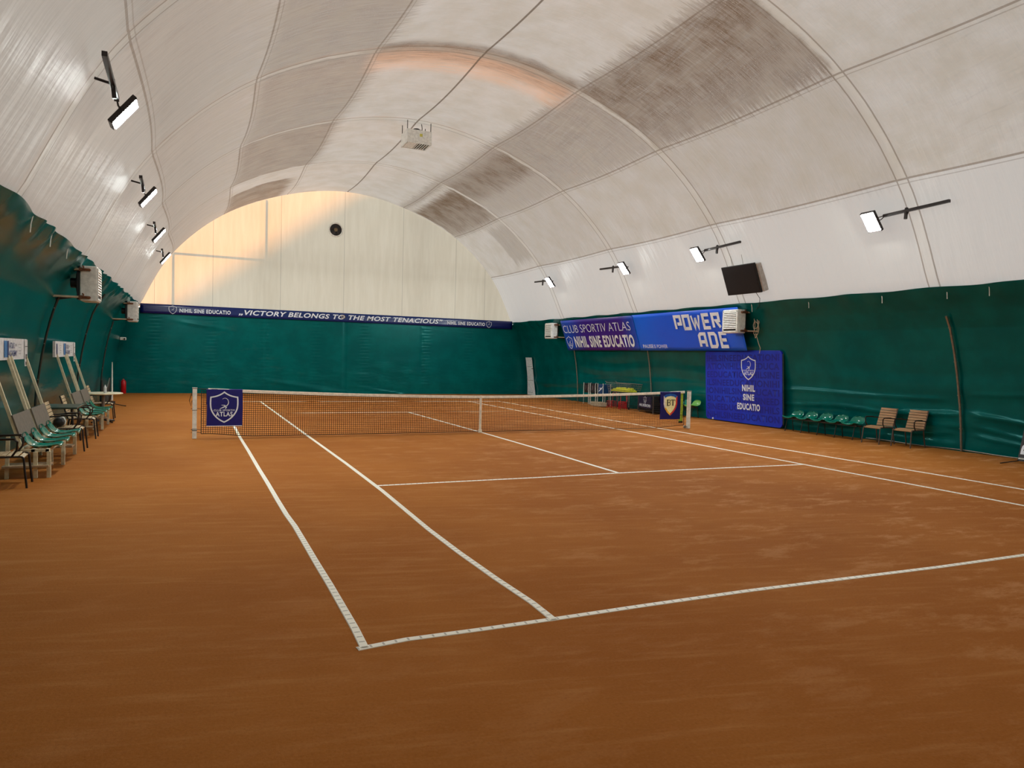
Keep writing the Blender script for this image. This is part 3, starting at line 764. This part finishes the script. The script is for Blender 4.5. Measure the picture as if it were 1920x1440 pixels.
b.tube([(X0, 0, .1), (X0, 0, 1.0)], .008, 5); b.tube([(X1, 0, .1), (X1, 0, 1.0)], .008, 5); b.build('lacing', BLACK, t)
for s, lab in ((-1, 'white square net post at the left end of the net'), (1, 'white square net post at the right end of the net')):
    p = thing('net_post', lab, 'net post', (s*6.40, 0, 0))
    b = MB(); b.box((0, 0, .525), (.085, .085, 1.05), None, .006); b.build('post', WHITE, p)
    b = MB(); b.box((0, 0, 1.062), (.10, .10, .022), None, .004); b.build('cap', STEEL, p)
    if s < 0:
        b = MB(); b.box((0, 0, .17), (.10, .10, .012)); b.box((0, 0, .2), (.10, .10, .008)); b.box((0, 0, .6), (.10, .10, .008)); b.build('strap', BLACK, p)
        b = MB(); b.tube([(-.06, 0, .95), (-.10, 0, .8), (-.07, 0, .68), (-.05, 0, .8)], .006, 5); b.build('loose_cord', BLACK, p)
    else:
        b = MB(); b.lathe([(.04, -.02), (.04, .02)], (-.12, 0, .05), 12, 'y'); b.tube([(-.12, 0, .05), (0, 0, .05)], .01, 6); b.build('winder', REDM if False else STEEL, p)
NAVY = mat('navy_fabric', srgb(6, 8, 112), .55, 0, .08)
def net_cloth(name, label, x0, x1, z0, z1, m, y=-.02):
    tt = thing(name, label, 'banner', (0, 0, 0)); fm_ = frame((x0, y, z0), (1, 0, 0), (0, 0, 1))
    b_ = MB(); N = 10
    h = (z1-z0)
    prof = [(0, -.0), (h*.5, -.004), (h, 0), (h+.012, .018), (h, .034), (h*.6, .036)]
    G = [[b_.bm.verts.new((u/N*(x1-x0)+(.006*math.sin(v*2)), a+(0 if v < 3 else 0), -c)) for v, (a, c) in enumerate(prof)] for u in range(N+1)]
    for A, B in zip(G, G[1:]):
        for k in range(len(prof)-1): b_.face([A[k], B[k], B[k+1], A[k+1]])
    b_.build('cloth', m, tt, fm_); return tt, fm_
tt, fm = net_cloth('net_banner', 'navy banner with white club shield hung over the left end of the net', -6.17, -5.46, .26, 1.03, NAVY)
emblem(.345, .40, .56, fm, INK, tt, True, z=.006)
b = MB(); b.box((.35, .0, .003), (.70, .012, .004)); b.build('hem', INK, tt, fm)
tt, fm = net_cloth('net_banner', 'navy banner with a yellow, red and blue shield over the right end of the net', 5.40, 6.09, .27, 1.03, mat('navy_fabric_b', srgb(6, 8, 96), .55, 0, .08))
def bt(sc_, cx=.345, cy=.40, w_=.46, h_=.60):
    P = [(-.5, .42), (-.3, .5), (0, .53), (.3, .5), (.5, .42), (.5, .05), (.42, -.15), (.25, -.34), (0, -.5), (-.25, -.34), (-.42, -.15), (-.5, .05)]
    return [(cx+a*w_*sc_, cy+c*h_*sc_) for a, c in P]
full = bt(1); inn = bt(.78)
def seg(i0, i1, m, nm_):
    b_ = MB(); idx = [k % 12 for k in range(i0, i1+1)]
    b_.poly([full[k] for k in idx]+[inn[k] for k in idx[::-1]], .004, .002); b_.build(nm_, m, tt, fm)
seg(0, 4, mat('blue_print', srgb(30, 90, 170)), 'blue_border'); seg(4, 8, mat('red_print', srgb(215, 55, 40)), 'red_border')
seg(8, 10, mat('amber_print', srgb(240, 180, 60)), 'yellow_border'); seg(10, 12, mat('pale_print', srgb(228, 220, 214)), 'white_border')
b = MB(); b.poly(inn, .004, .002); b.build('shield_fill', mat('cream_print', srgb(250, 240, 178)), tt, fm)
b = MB()
b.ribbon([(.245, .385), (.245, .545)], .034, .007, .002); b.ribbon([(.215, .387), (.30, .387), (.335, .405), (.335, .45), (.30, .467), (.25, .467)], .017, .009, .002)
b.ribbon([(.215, .543), (.295, .543), (.325, .528), (.325, .487), (.295, .468)], .015, .011, .002); b.build('letter_b', BLACK, tt, fm)
b = MB(); b.ribbon([(.425, .385), (.425, .545)], .034, .007, .002); b.ribbon([(.395, .388), (.455, .388)], .012, .009, .002)
b.ribbon([(.358, .505), (.362, .543), (.488, .543), (.492, .505)], .016, .011, .002); b.build('letter_t', BLACK, tt, fm)
tt, fm = net_cloth('neon_strip', 'narrow neon yellow strip hung behind the net beside the right post', 6.10, 6.23, .17, 1.02, mat('neon_yellow_fabric', srgb(214, 245, 70), .7), .045)
b = MB(); b.box((.065, .01, .004), (.14, .05, .012)); b.build('weight', BLACK, tt, fm)

# ------------------------------------------------------------------ bucket seat mesh
def seat_mesh(name, m):
    bm = bmesh.new(); prof = [(.225, -.045, .17), (.235, -.012, .19), (.215, .004, .20), (.14, -.012, .21), (.03, -.03, .212), (-.08, -.025, .212), (-.15, .008, .212), (-.20, .06, .208), (-.228, .115, .195), (-.242, .155, .16), (-.246, .175, .10), (-.247, .18, .04)]
    G = []
    for (x, z, hw) in prof:
        row = []
        for j in range(9):
            u = -1+j/4; row.append(bm.verts.new((x+(.03*u*u if z > .05 else 0), u*hw, z+.035*abs(u)**2.2*(1 if z < .1 else .2))))
        G.append(row)
    for A, B in zip(G, G[1:]):
        for j in range(8): bm.faces.new([A[j], A[j+1], B[j+1], B[j]]).smooth = True
    me = bpy.data.meshes.new(name); bm.to_mesh(me); bm.free(); me.materials.append(m)
    return me
SEAT, SEATL = seat_mesh('seat', GREENSEAT), seat_mesh('seat', LIMESEAT)
def put_seat(parent, loc, rz=0, me=None, k=1.0):
    o = bpy.data.objects.new('seat', me or SEAT); sc.collection.objects.link(o); o.parent = parent; o.location = loc; o.rotation_euler = (0, 0, rz); o.scale = (k, k, k)
    s = o.modifiers.new('thickness', 'SOLIDIFY'); s.thickness = .008; s = o.modifiers.new('round', 'SUBSURF'); s.levels = 1; s.render_levels = 1
    return o
# ------------------------------------------------------------------ players' benches on the left (local +x faces the court)
PANEL = mat('grey_woven_backrest', srgb(110, 100, 88), .6)
SKY = mat('sky_blue_print', srgb(80, 140, 205)); NAVYP = mat('navy_print', srgb(30, 45, 110)); GREYP = mat('grey_print', srgb(120, 122, 128))
def players_bench(Y0, label, full_board):
    L = 2.45
    t = thing('players_bench', label, 'bench', (-8.3, Y0, 0))
    b = MB()
    for x in (0, -.17, ): b.tube([(x-.02, .0, .385), (x-.02, L, .385)], .022, square=True)
    for y in (.02, L/2, L-.02): b.tube([(.0, y, .385), (-.42, y, .385)], .02, square=True)
    b.tube([(-.36, 0, .37), (-.36, L, .37)], .024, square=True)
    b.build('seat_frame', CREAM, t)
    for y in (.0, L*.5, L):
        for x in (0, -.16):
            b = MB(); b.tube([(x, y, .0), (x, y, .37)], .024, square=True); b.build('leg', CREAM, t)
    for y in (0, L):
        b = MB(); b.tube([(-.50, y, 0), (-.48, y, .62)], .022, square=True); b.build('rear_leg', CREAM, t)
    b = MB(); b.box((-.27, .10, .17), (.55, .34, .028)); b.box((-.27, L-.15, .17), (.55, .34, .028)); b.build('foot_shelf', mat('weathered_board', srgb(176, 150, 118), .7), t)
    for k in range(4): put_seat(t, (-.12, .30+k*.61, .43))
    for k, y in enumerate((.06, 1.14, 1.34, L-.04)):
        b = MB(); b.tube([(-.32, y, .36), (-.735, y+.02, 1.75)], .021, square=True); b.build('upright_post', CREAM, t)
    for y0, y1 in ((.06, 1.14), (1.34, L-.04)):
        b = MB(); a = Vector((-.725+.32, 0, 1.39)).normalized(); R = Matrix.Rotation(-math.atan2(.415, 1.39), 3, 'Y')
        b.box((-.40, (y0+y1)/2, .72), (.02, y1-y0+.04, .34), R); b.build('backrest', PANEL, t)
    b = MB(); b.box((-.735, L/2-.02, 1.80), (.045, L+.20, .33)); b.build('sign_board', mat('sign_board_white', srgb(224, 224, 226), .45), t)
    fm_ = frame((-.705, -.12, 1.635), (0, 1, 0), (0, 0, 1)); WB = L+.20
    def block(x):
        for i in range(3):
            b_ = MB(); xx = x+.10*i
            b_.poly([(xx, .04), (xx+.07, .04), (xx+.07, .29), (xx, .29)], .002, .002); b_.poly([(xx-.0, .04), (xx+.02, .04), (xx+.02, .29), (xx, .29)], .003, .002)
            b_.build('logo_bar', SKY if i < 2 else NAVYP, t, fm_)
        text('ATLAS', x+.30, .175, .34, .09, fm_, NAVYP, t, .02, z=.006); text('ACADEMY', x+.26, .055, .58, .09, fm_, NAVYP, t, .02, z=.006)
        text('www', x+.68, .20, .14, .05, fm_, GREYP, t, 0, z=.006)
    block(1.02)
    b = MB(); b.poly([(.12, .05), (.2, .05), (.2, .28), (.12, .28)], .002, .002); b.build('logo_bar', NAVYP, t, fm_)
    b = MB()
    for x in (.48, 1.95):
        for k in range(4): b.box((x+.1, .09+.05*k, .004), (.2 if k % 2 else .14, .006, .003))
    b.build('fine_print', GREYP, t, fm_)
    b = MB(); b.box((WB-.13, .10, .004), (.20, .44, .008)); b.build('score_panel', mat('paper_white', srgb(214, 212, 212), .6), t, fm_)
    b = MB(); b.box((WB-.13, .21, .010), (.19, .012, .003)); b.box((WB-.13, -.07, .010), (.12, .05, .003)); b.box((WB-.13, .04, .010), (.1, .08, .003)); b.build('score_print', mat('dark_print', srgb(70, 60, 66)), t, fm_)
    return t
players_bench(-4.46, 'long bench of four green bucket seats under the nearer white sign board, left side', True)
players_bench(.95, 'long bench of four green bucket seats under the farther white sign board, left side', True)

# ------------------------------------------------------------------ slatted chairs (local +x is the front)
def slat_mat(name, c1, c2):
    t = NT(name); p = t.coord(); n = t.noise(p, 6, 5, .6, (1, .25, 1)); t.col(t.mix(t.step(n, .3, .7), c1, c2)); t.set(Roughness=.55); return t.m
WOODR = slat_mat('brown_slats', srgb(150, 110, 74), srgb(182, 142, 102)); WOODL = slat_mat('worn_pale_slats', srgb(150, 122, 88), srgb(205, 182, 142))
LEGG = mat('grey_brown_metal', srgb(92, 80, 74), .4, .3)
def slat_chair(label, group, wood, metal, loc, rz):
    t = thing('slatted_chair', label, 'chair', loc, rz, group)
    b = MB(); 
    for k in range(7): b.box((.02+.065*k-.21, 0, .425-.012*abs(k-3)/3+(-.02 if k == 6 else 0)), (.055, .46, .018), Matrix.Rotation(.35 if k == 6 else 0, 3, 'Y'), .004)
    b.build('seat', wood, t)
    b = MB(); R = Matrix.Rotation(-.30, 3, 'Y')
    for k in range(7):
        z = .035+.066*k; c = Vector((-.21, 0, .43))+R @ Vector((0, 0, z)); b.box(c, (.018, .46 if k < 6 else .44, .056), R, .004)
    b.build('backrest', wood, t)
    for s in (-1, 1):
        y = s*.235
        b = MB(); b.tube([(.21, y*.97, .41), (.235, y, .385), (.25, y*1.03, .2), (.27, y*1.06, 0)], .014, 8); b.build('leg', metal, t)
        b = MB(); b.tube([(-.19, y, .41), (-.23, y, .2), (-.27, y*1.03, 0)], .014, 8); b.build('leg', metal, t)
        b = MB(); p0 = Vector((-.21, y, .43))+R @ Vector((-.012, 0, .0)); p1 = Vector((-.21, y*.97, .43))+R @ Vector((-.012, 0, .47))
        b.tube([(.21, y*.97, .41), (-.19, y, .41), p0, p1], .012, 8); b.build('side_rail', metal, t)
        b = MB(); q = Vector((-.21, y*1.04, .43))+R @ Vector((0, 0, .2)); b.tube([q, (-.05, y*1.08, .64), (.12, y*1.08, .645), (.17, y*1.08, .61), (.16, y*1.04, .5), (.10, y, .41)], .013, 8); b.box((.03, y*1.08, .652), (.24, .04, .016), None, .004)
        b.build('armrest', DARK, t)
    return t
slat_chair('brown slatted armchair at the right, next to the row of green seats', 'slatted armchairs', WOODR, LEGG, (8.98, -4.08, 0), math.pi-.02)
slat_chair('brown slatted armchair at the right, nearer the tall pole', 'slatted armchairs', WOODR, LEGG, (9.10, -4.80, 0), math.pi+.02)
slat_chair('pale slatted armchair cut by the left edge of the photo', 'slatted armchairs on the left', WOODL, DARK, (-8.70, -5.05, 0), .05)
slat_chair('pale slatted armchair right behind the nearer bench of green seats', 'slatted armchairs on the left', WOODL, DARK, (-8.47, -1.42, 0), .02)
slat_chair('pale slatted armchair just before the farther bench of green seats', 'slatted armchairs on the left', WOODL, DARK, (-8.50, .52, 0), .02)
slat_chair('pale slatted armchair under the white round table', 'slatted armchairs on the left', WOODL, DARK, (-8.56, 4.86, 0), .02)

# ------------------------------------------------------------------ tables
t = thing('side_table', 'low dark green rectangular table between the two left benches', 'table', (-8.78, -.36, 0))
b = MB(); b.box((0, 0, .71), (.74, .96, .035), None, .01); b.build('tabletop', mat('dark_green_plastic', srgb(44, 62, 52), .3), t)
for x in (-.3, .3):
    for y in (-.42, .42): b = MB(); b.tube([(x*.9, y*.95, .70), (x*1.05, y, 0)], .018, 8); b.build('leg', DARK, t)
b = MB(); b.tube([(-.3, -.42, .3), (-.3, .42, .3)], .012, 6); b.build('crossbar', DARK, t)
t = thing('round_table', 'cream round table near the far end of the left curtain', 'table', (-8.46, 3.95, 0))
b = MB(); b.lathe([(.40, 0), (.43, .008), (.44, .02), (.43, .034), (.40, .04)], (0, 0, .70), 32); autosmooth(b.build('tabletop', mat('cream_plastic', srgb(226, 216, 184), .35), t))
b = MB(); b.lathe([(.05, .05), (.04, .1), (.035, .68), (.06, .70)], (0, 0, 0), 14); b.build('pedestal', mat('grey_pedestal', srgb(120, 108, 96), .5), t)
for k in range(4):
    a = math.pi/4+k*math.pi/2; b = MB(); b.tube([(0, 0, .08), (.32*math.cos(a), .32*math.sin(a), .02)], [.03, .018], 8); b.build('foot', DARK, t)
# black sports bag on the chair, bottle etc.
t = thing('sports_bag', 'small black and white bag lying on the slatted chair behind the nearer bench', 'bag', (-8.60, -1.45, .43))
b = MB(); b.lathe([(.02, -.19), (.07, -.17), (.09, -.1), (.09, .08), (.07, .16), (.02, .18)], (0, 0, .095), 14, 'y'); autosmooth(b.build('bag_body', BLACK, t), 60)
b = MB(); b.tube([(.02, -.10, .185), (.07, -.10, .165), (.095, -.08, .1), (.08, -.07, .04)], .016, 8); b.build('strap', WHITE, t)
b = MB(); b.lathe([(.03, 0), (.033, .02), (.033, .14), (.015, .17), (.015, .2)], (-8.40, 3.78, .74), 12)
tag(b.build('water_bottle', mat('clear_plastic', srgb(200, 200, 200), .2)), 'small pale bottle standing on the cream round table', 'bottle')

# far left: folded rebound net, white pole, extinguisher, clay brush
t = thing('rebound_net', 'black sagging rebound net on two short posts by the far left curtain', 'net', (-8.96, 9.6, 0))
for y in (-1.0, 1.3):
    b = MB(); b.tube([(0, y, 0), (0, y, .86)], .03, 8); b.build('post', BLACK, t)
b = MB(); N = 16; G = []
for i in range(N+1):
    u = i/N; y = -1.0+2.3*u; zt = .84-.32*math.sin(math.pi*u); G.append([b.bm.verts.new((.02*math.sin(u*9+j), y, .05+(zt-.05)*j/6)) for j in range(7)])
for A, B in zip(G, G[1:]):
    for j in range(6): b.face([A[j], A[j+1], B[j+1], B[j]])
b.build('mesh_cloth', mat('dark_grey_mesh', srgb(48, 50, 48), .8), t); b = MB(); b.tube([g[-1] for g in [[(0, -1.0+2.3*i/N, .84-.32*math.sin(math.pi*i/N))] for i in range(N+1)]], .015, 6); b.build('top_cord', mat('grey_cord', srgb(96, 100, 92)), t)
b = MB(); b.lathe([(.03, 0), (.035, .02), (.03, .4), (.022, 1.1), (.012, 1.35)], (-9.0, 12.2, 0), 10)
tag(autosmooth(b.build('white_pole', WHITE)), 'thin white pole standing upright by the far left curtain', 'pole')
t = thing('fire_extinguisher', 'red fire extinguisher standing in the far left corner', 'fire extinguisher', (-8.98, 16.55, 0))
b = MB(); b.lathe([(.085, 0), (.10, .02), (.10, .46), (.085, .52), (.04, .56), (.03, .58)], (0, 0, 0), 18); autosmooth(b.build('cylinder', REDM, t))
b = MB(); b.box((0, 0, .61), (.03, .05, .06)); b.box((.05, 0, .65), (.14, .025, .015), Matrix.Rotation(-.2, 3, 'Y')); b.build('valve', BLACK, t)
b = MB(); b.box((.0, -.02, .59), (.05, .02, .03)); b.build('gauge', STEEL, t)
b = MB(); b.tube([(-.03, 0, .6), (-.14, -.02, .55), (-.15, -.02, .3), (-.11, -.02, .15)], .011, 6); b.build('hose', BLACK, t)
t = thing('floor_brush', 'dark brush handle lying on the clay beyond the round table', 'brush', (0, 0, 0))
b = MB(); b.tube([(-8.95, 10.4, .05), (-8.35, 9.15, .03)], .014, 6); b.build('handle', DARK, t)
b = MB(); b.box((-9.0, 10.5, .05), (.5, .08, .07), Matrix.Rotation(.5, 3, 'Z')); b.build('head', DARK, t)

# ------------------------------------------------------------------ right: rows of green seats on black legs
def seat_row(label, cx, Y0, n, meshes):
    t = thing('seat_row', label, 'bench', (cx, Y0, 0)); L = n*.50
    b = MB(); b.tube([(0, 0, .36), (0, -L, .36)], .02, square=True); b.tube([(-.17, 0, .365), (-.17, -L, .365)], .016, square=True); b.build('seat_beam', DARK, t)
    for k in range(n): put_seat(t, (-.02, -.25-k*.50, .415), math.pi, meshes[k])
    for k in range(n):
        y = -.12-k*(L-.24)/(n-1)
        for x in (-.18, .14):
            b = MB(); b.tube([(x*.6, y, .35), (x, y, .0)], .011, 6); b.build('leg', DARK, t)
    return t
seat_row('row of five green bucket seats on black legs beside the blue display board', 9.10, -1.0, 5, [SEAT]*5)
seat_row('short row of green seats behind the blue board, one of them light green', 9.06, 4.40, 3, [SEAT, SEAT, SEATL])

# ------------------------------------------------------------------ poles on the curtains
def pole(side, Y, z0, z1, label, r=.022):
    N = 12; pts = []
    for i in range(N+1):
        z = z0+(z1-z0)*i/N; pts.append((side*(wall_x(z, side, Y)-.075), Y, z))
    t = thing('wall_pole', label, 'pole', (0, 0, 0)); b = MB(); b.tube(pts, r, 8); autosmooth(b.build('tube', STEEL if side > 0 else mat('dark_tube', srgb(52, 58, 54), .4, .4), t))
    b = MB()
    for i in range(2, N, 3): b.tube([Vector(pts[i])+Vector((0, -.035, 0)), Vector(pts[i])+Vector((0, .035, 0))], .012, 6)
    b.build('fixing', STEEL, t)
pole(1, -5.78, .02, 3.05, 'bent grey tube holding the right curtain beside the slatted armchairs', .026)
pole(1, 5.86, .02, 2.45, 'thin grey tube on the right curtain under the joint of the two banners')
pole(1, 11.45, .02, 2.9, 'thin grey tube on the right curtain under the small far heater')
pole(-1, .28, .02, 2.85, 'dark tube on the left curtain below the nearer wall heater')
pole(-1, 5.85, .02, 3.3, 'dark tube on the left curtain between the two wall heaters')
pole(-1, 11.5, .02, 2.75, 'dark tube on the left curtain below the farther wall heater')
b = MB(); b.tube([(wall_x(.05, 1, y)*1.0-.06+.01*math.sin(y*2), y, .03+.01*math.sin(y*3)) for y in [-3.3-.25*i for i in range(24)]], .013, 6)
tag(b.build('curtain_hem_tube', STEEL), 'thin pale tube along the foot of the right curtain behind the armchairs', 'tube')

# ------------------------------------------------------------------ door in the far right corner
b = MB(); N = 10
G = []
for i in range(N+1):
    z = 1.9*i/N; G.append([b.bm.verts.new((wall_x(z, 1, 16)-.06, y-.25*smooth01((1.0-z)/1.4)*(1 if y < 16 else 0), z+.01)) for y in (15.95, 16.62)])
for A, B in zip(G, G[1:]): b.face([A[0], A[1], B[1], B[0]])
d = b.build('door_1', mat('pale_grey_door', srgb(236, 242, 246), .5)); struct(d); md = d.modifiers.new('thickness', 'SOLIDIFY'); md.thickness = .03
b = MB()
for z in (1.45, .75, .15): b.box((wall_x(z, 1, 16)-.085, 16.25, z), (.01, .55, .012))
b.box((wall_x(1.35, 1, 16)-.10, 15.95, 1.35), (.03, .1, .03)); b.build('door_handle', DARK, d)

# ------------------------------------------------------------------ practice gear by the right curtain
t = thing('ball_trolley', 'wire trolley holding yellow balls, by the right curtain behind the net', 'trolley', (9.02, 7.35, 0), .0)
b = MB()
def rect(x, y, z): return [(-x, -y, z), (x, -y, z), (x, y, z), (-x, y, z)]
for z, k in ((.98, 1), (.90, .965), (.82, .93), (.74, .89), (.66, .86)): b.tube(rect(.27*k, .88*k, z), .005 if z < .97 else .011, 6, closed=True)
for i in range(15):
    y = -.86+1.72*i/14; b.tube([(-.27, y, .98), (-.23, y*.86, .64), (.23, y*.86, .64), (.27, y, .98)], .0035, 5)
for x in (-.2, -.1, 0, .1, .2): b.tube([(x*1.2, -.88, .98), (x, -.76, .64), (x, .76, .64), (x*1.2, .88, .98)], .0035, 5)
b.build('wire_basket', mat('grey_wire', srgb(130, 126, 118), .4, .4), t)
b = MB(); b.box((0, 0, .642), (.46, 1.5, .012)); b.build('basket_floor', mat('grey_wire', (0, 0, 0)), t)
for x in (-.22, .22):
    for y in (-.72, .72):
        b = MB(); b.tube([(x, y, .64), (x, y, .09)], .014, 8); b.build('leg', STEEL, t)
        b = MB(); b.lathe([(.045, -.015), (.045, .015)], (x, y, .046), 12, 'x'); b.build('wheel', BLACK, t)
b = MB(); b.tube([(.24, .85, .98), (.24, 1.0, 1.03), (-.24, 1.0, 1.03), (-.24, .85, .98)], .012, 8); b.build('handle', STEEL, t)
bm = bmesh.new(); bmesh.ops.create_icosphere(bm, subdivisions=2, radius=.033)
for f in bm.faces: f.smooth = True
bme = bpy.data.meshes.new('tennis_ball'); bm.to_mesh(bme); bm.free(); bme.materials.append(BALL)
rnd = random.Random(11); cnt = 0
for lay in range(3):
    for i in range(19-2*lay):
        for j in range(6-lay):
            if lay == 2 and rnd.random() < .45: continue
            y = -.62+lay*.06+.067*i; x = -.17+lay*.035+.067*j
            o = bpy.data.objects.new('tennis_ball', bme); sc.collection.objects.link(o)
            o.location = (9.02+x+rnd.uniform(-.004, .004), 7.35+y+rnd.uniform(-.004, .004), .682+lay*.052+rnd.uniform(0, .005)); cnt += 1
            tag(o, 'yellow tennis ball lying in the wire trolley', 'tennis ball', 'tennis balls in the wire trolley')

# black crate trolley with club sign
t = thing('crate_trolley', 'black slatted crate on castors with a navy club sign, beside the ball trolley', 'trolley', (8.87, 5.22, 0), math.radians(-12))
b = MB(); Wc, Dc = 1.36, .52
for k in range(8):
    z = .10+.068*k
    for s in (-1, 1): b.box((s*Dc/2, 0, z), (.016, Wc, .045)); b.box((0, s*Wc/2, z), (Dc, .016, .045))
b.build('slatted_sides', BLACK, t)
b = MB(); b.box((0, 0, .08), (Dc, Wc, .02)); b.box((0, 0, .62), (Dc+.03, Wc+.03, .02)); b.build('deck', BLACK, t)
for x in (-1, 1):
    for y in (-1, 1):
        b = MB(); b.tube([(x*Dc/2, y*Wc/2, .05), (x*Dc/2, y*Wc/2, .64)], .016, square=True); b.build('corner_post', mat('worn_steel', srgb(96, 88, 84), .5, .4), t)
        b = MB(); b.lathe([(.035, -.012), (.035, .012)], (x*(Dc/2-.03), y*(Wc/2-.06), .036), 12, 'x'); b.build('castor', STEEL, t)
fm = frame((-Dc/2-.012, Wc/2-.05, .17), (0, -1, 0), (0, 0, 1))
b = MB(); b.poly([(0, 0), (1.22, 0), (1.22, .43), (0, .43)], 0, .006); b.build('sign', mat('navy_sign', srgb(14, 20, 66), .5), t, fm)
emblem(.62, .29, .24, fm, INK, t, True, z=.008); text('NIHIL SINE EDUCATIO', .12, .05, 1.0, .10, fm, INK, t, .04, z=.008)

# red ball hoppers
def hopper(label, loc, rz):
    t = thing('ball_hopper', label, 'ball hopper', loc, rz, 'red ball hoppers')
    b = MB(); 
    for z in (.06, .13, .2, .28): b.tube(rect(.12, .15, z), .006, 6, closed=True)
    for x in (-.12, -.04, .04, .12):
        for y in (-.15, .15): b.tube([(x, y, .05), (x, y, .29)], .006, 5)
    for y in (-.09, 0, .09):
        for x in (-.12, .12): b.tube([(x, y, .05), (x, y, .29)], .006, 5)
    b.build('wire_cage', REDM, t)
    b = MB(); b.tube([(-.12, -.15, .06), (.12, .15, .28)], .007, 6); b.build('brace', REDM, t)
    b = MB(); b.tube([(-.12, -.15, .28), (-.1, -.15, .62), (.1, -.15, .62), (.12, -.15, .28)], .01, 6); b.build('handle', mat('pale_red_handle', srgb(205, 90, 90)), t)
    for s in (-1, 1):
        b = MB(); b.tube([(s*.12, .15, .0), (s*.12, .15, .06)], .012, 6); b.tube([(s*.12, -.15, .0), (s*.12, -.15, .06)], .012, 6); b.build('leg', REDM, t)
    return t
hopper('red wire ball hopper on the clay, left one under the ball trolley', (8.62, 7.55, 0), .2)
hopper('red wire ball hopper lying right of its twin by the black crate', (8.58, 6.75, 0), -.3)
hopper('red wire ball hopper in the middle of the three below the balls', (8.84, 7.10, 0), .9)

# bins on white legs
def bin_(label, loc, m, mark):
    t = thing('ball_bin', label, 'bin', loc, 0, None)
    b = MB(); b.box((0, 0, .68), (.34, .40, .40), None, .03); b.build('fabric_bin', m, t)
    for x in (-1, 1):
        for y in (-1, 1):
            b = MB(); b.tube([(x*.18, y*.21, .9), (x*.18, y*.21, 0)], .012, 6); b.build('leg', WHITE, t)
    f_ = frame((-.173, .20, .5), (0, -1, 0), (0, 0, 1)); b = MB()
    if mark: b.ribbon([(.06, .08), (.18, .16), (.30, .22), (.36, .30)], [.02, .05, .04, .01], 0, .003); b.ribbon([(.12, .22), (.26, .22)], .03, 0, .003); b.build('logo', INK, t, f_)
    else: b.ribbon([(.12, .1), (.16, .2), (.14, .3)], .02, 0, .003); b.ribbon([(.3, .08), (.3, .32)], .015, 0, .003); b.build('logo', mat('greyish_print', srgb(160, 140, 150)), t, f_)
bin_('black fabric bin on white legs, far left one of the gear by the right curtain', (9.02, 9.95, 0), BLACK, False)
bin_('black fabric bin on white legs between the other black one and the blue one', (9.02, 9.40, 0), mat('charcoal_fabric', srgb(26, 22, 24), .8), False)
bin_('blue fabric bin with a white logo on white legs beside the ball trolley', (9.02, 8.80, 0), mat('blue_fabric', srgb(14, 62, 110), .6), True)
t = thing('low_crate', 'low beige slatted crate on the clay under the blue bin', 'crate', (8.56, 8.45, 0))
b = MB(); 
for k in range(9): b.box((-.14, -.36+.09*k, .10), (.015, .07, .16)); b.box((.14, -.36+.09*k, .10), (.015, .07, .16))
for s in (-1, 1): b.box((0, s*.40, .1), (.28, .015, .16))
b.build('slats', mat('beige_plastic', srgb(200, 186, 160)), t); b = MB(); b.box((0, 0, .03), (.27, .78, .02)); b.build('base', mat('beige_plastic', (0, 0, 0)), t)

# ------------------------------------------------------------------ black stand at the right edge
t = thing('banner_stand', 'black leaning banner stand with white vertical lettering at the right edge', 'banner', (0, 0, 0))
fm = frame((8.86, -7.40, .05), (0, -1, 0), (.27, 0, 1))
b = MB(); b.poly([(0, 0), (.66, 0), (.66, 1.8), (0, 1.8)], -.01, .01); b.build('panel', mat('black_banner', srgb(12, 12, 16), .45), t, fm)
text('Babolat', .27, .14, 1.35, .24, fm, INK, t, .03, z=.004, rot=math.pi/2)
b = MB(); b.box((.33, .05, .012), (.62, .03, .01)); b.build('lower_clip', STEEL, t, fm)
b = MB(); b.tube([(8.86, -7.42, .05), (8.40, -7.35, .012)], .011, 6); b.build('foot', DARK, t)
b = MB(); b.tube([(8.86, -8.0, .05), (8.40, -8.1, .012)], .011, 6); b.build('foot', DARK, t)
b = MB(); b.tube([(8.87, -7.7, .05), (9.2, -7.7, .012)], .011, 6); b.build('foot', DARK, t)
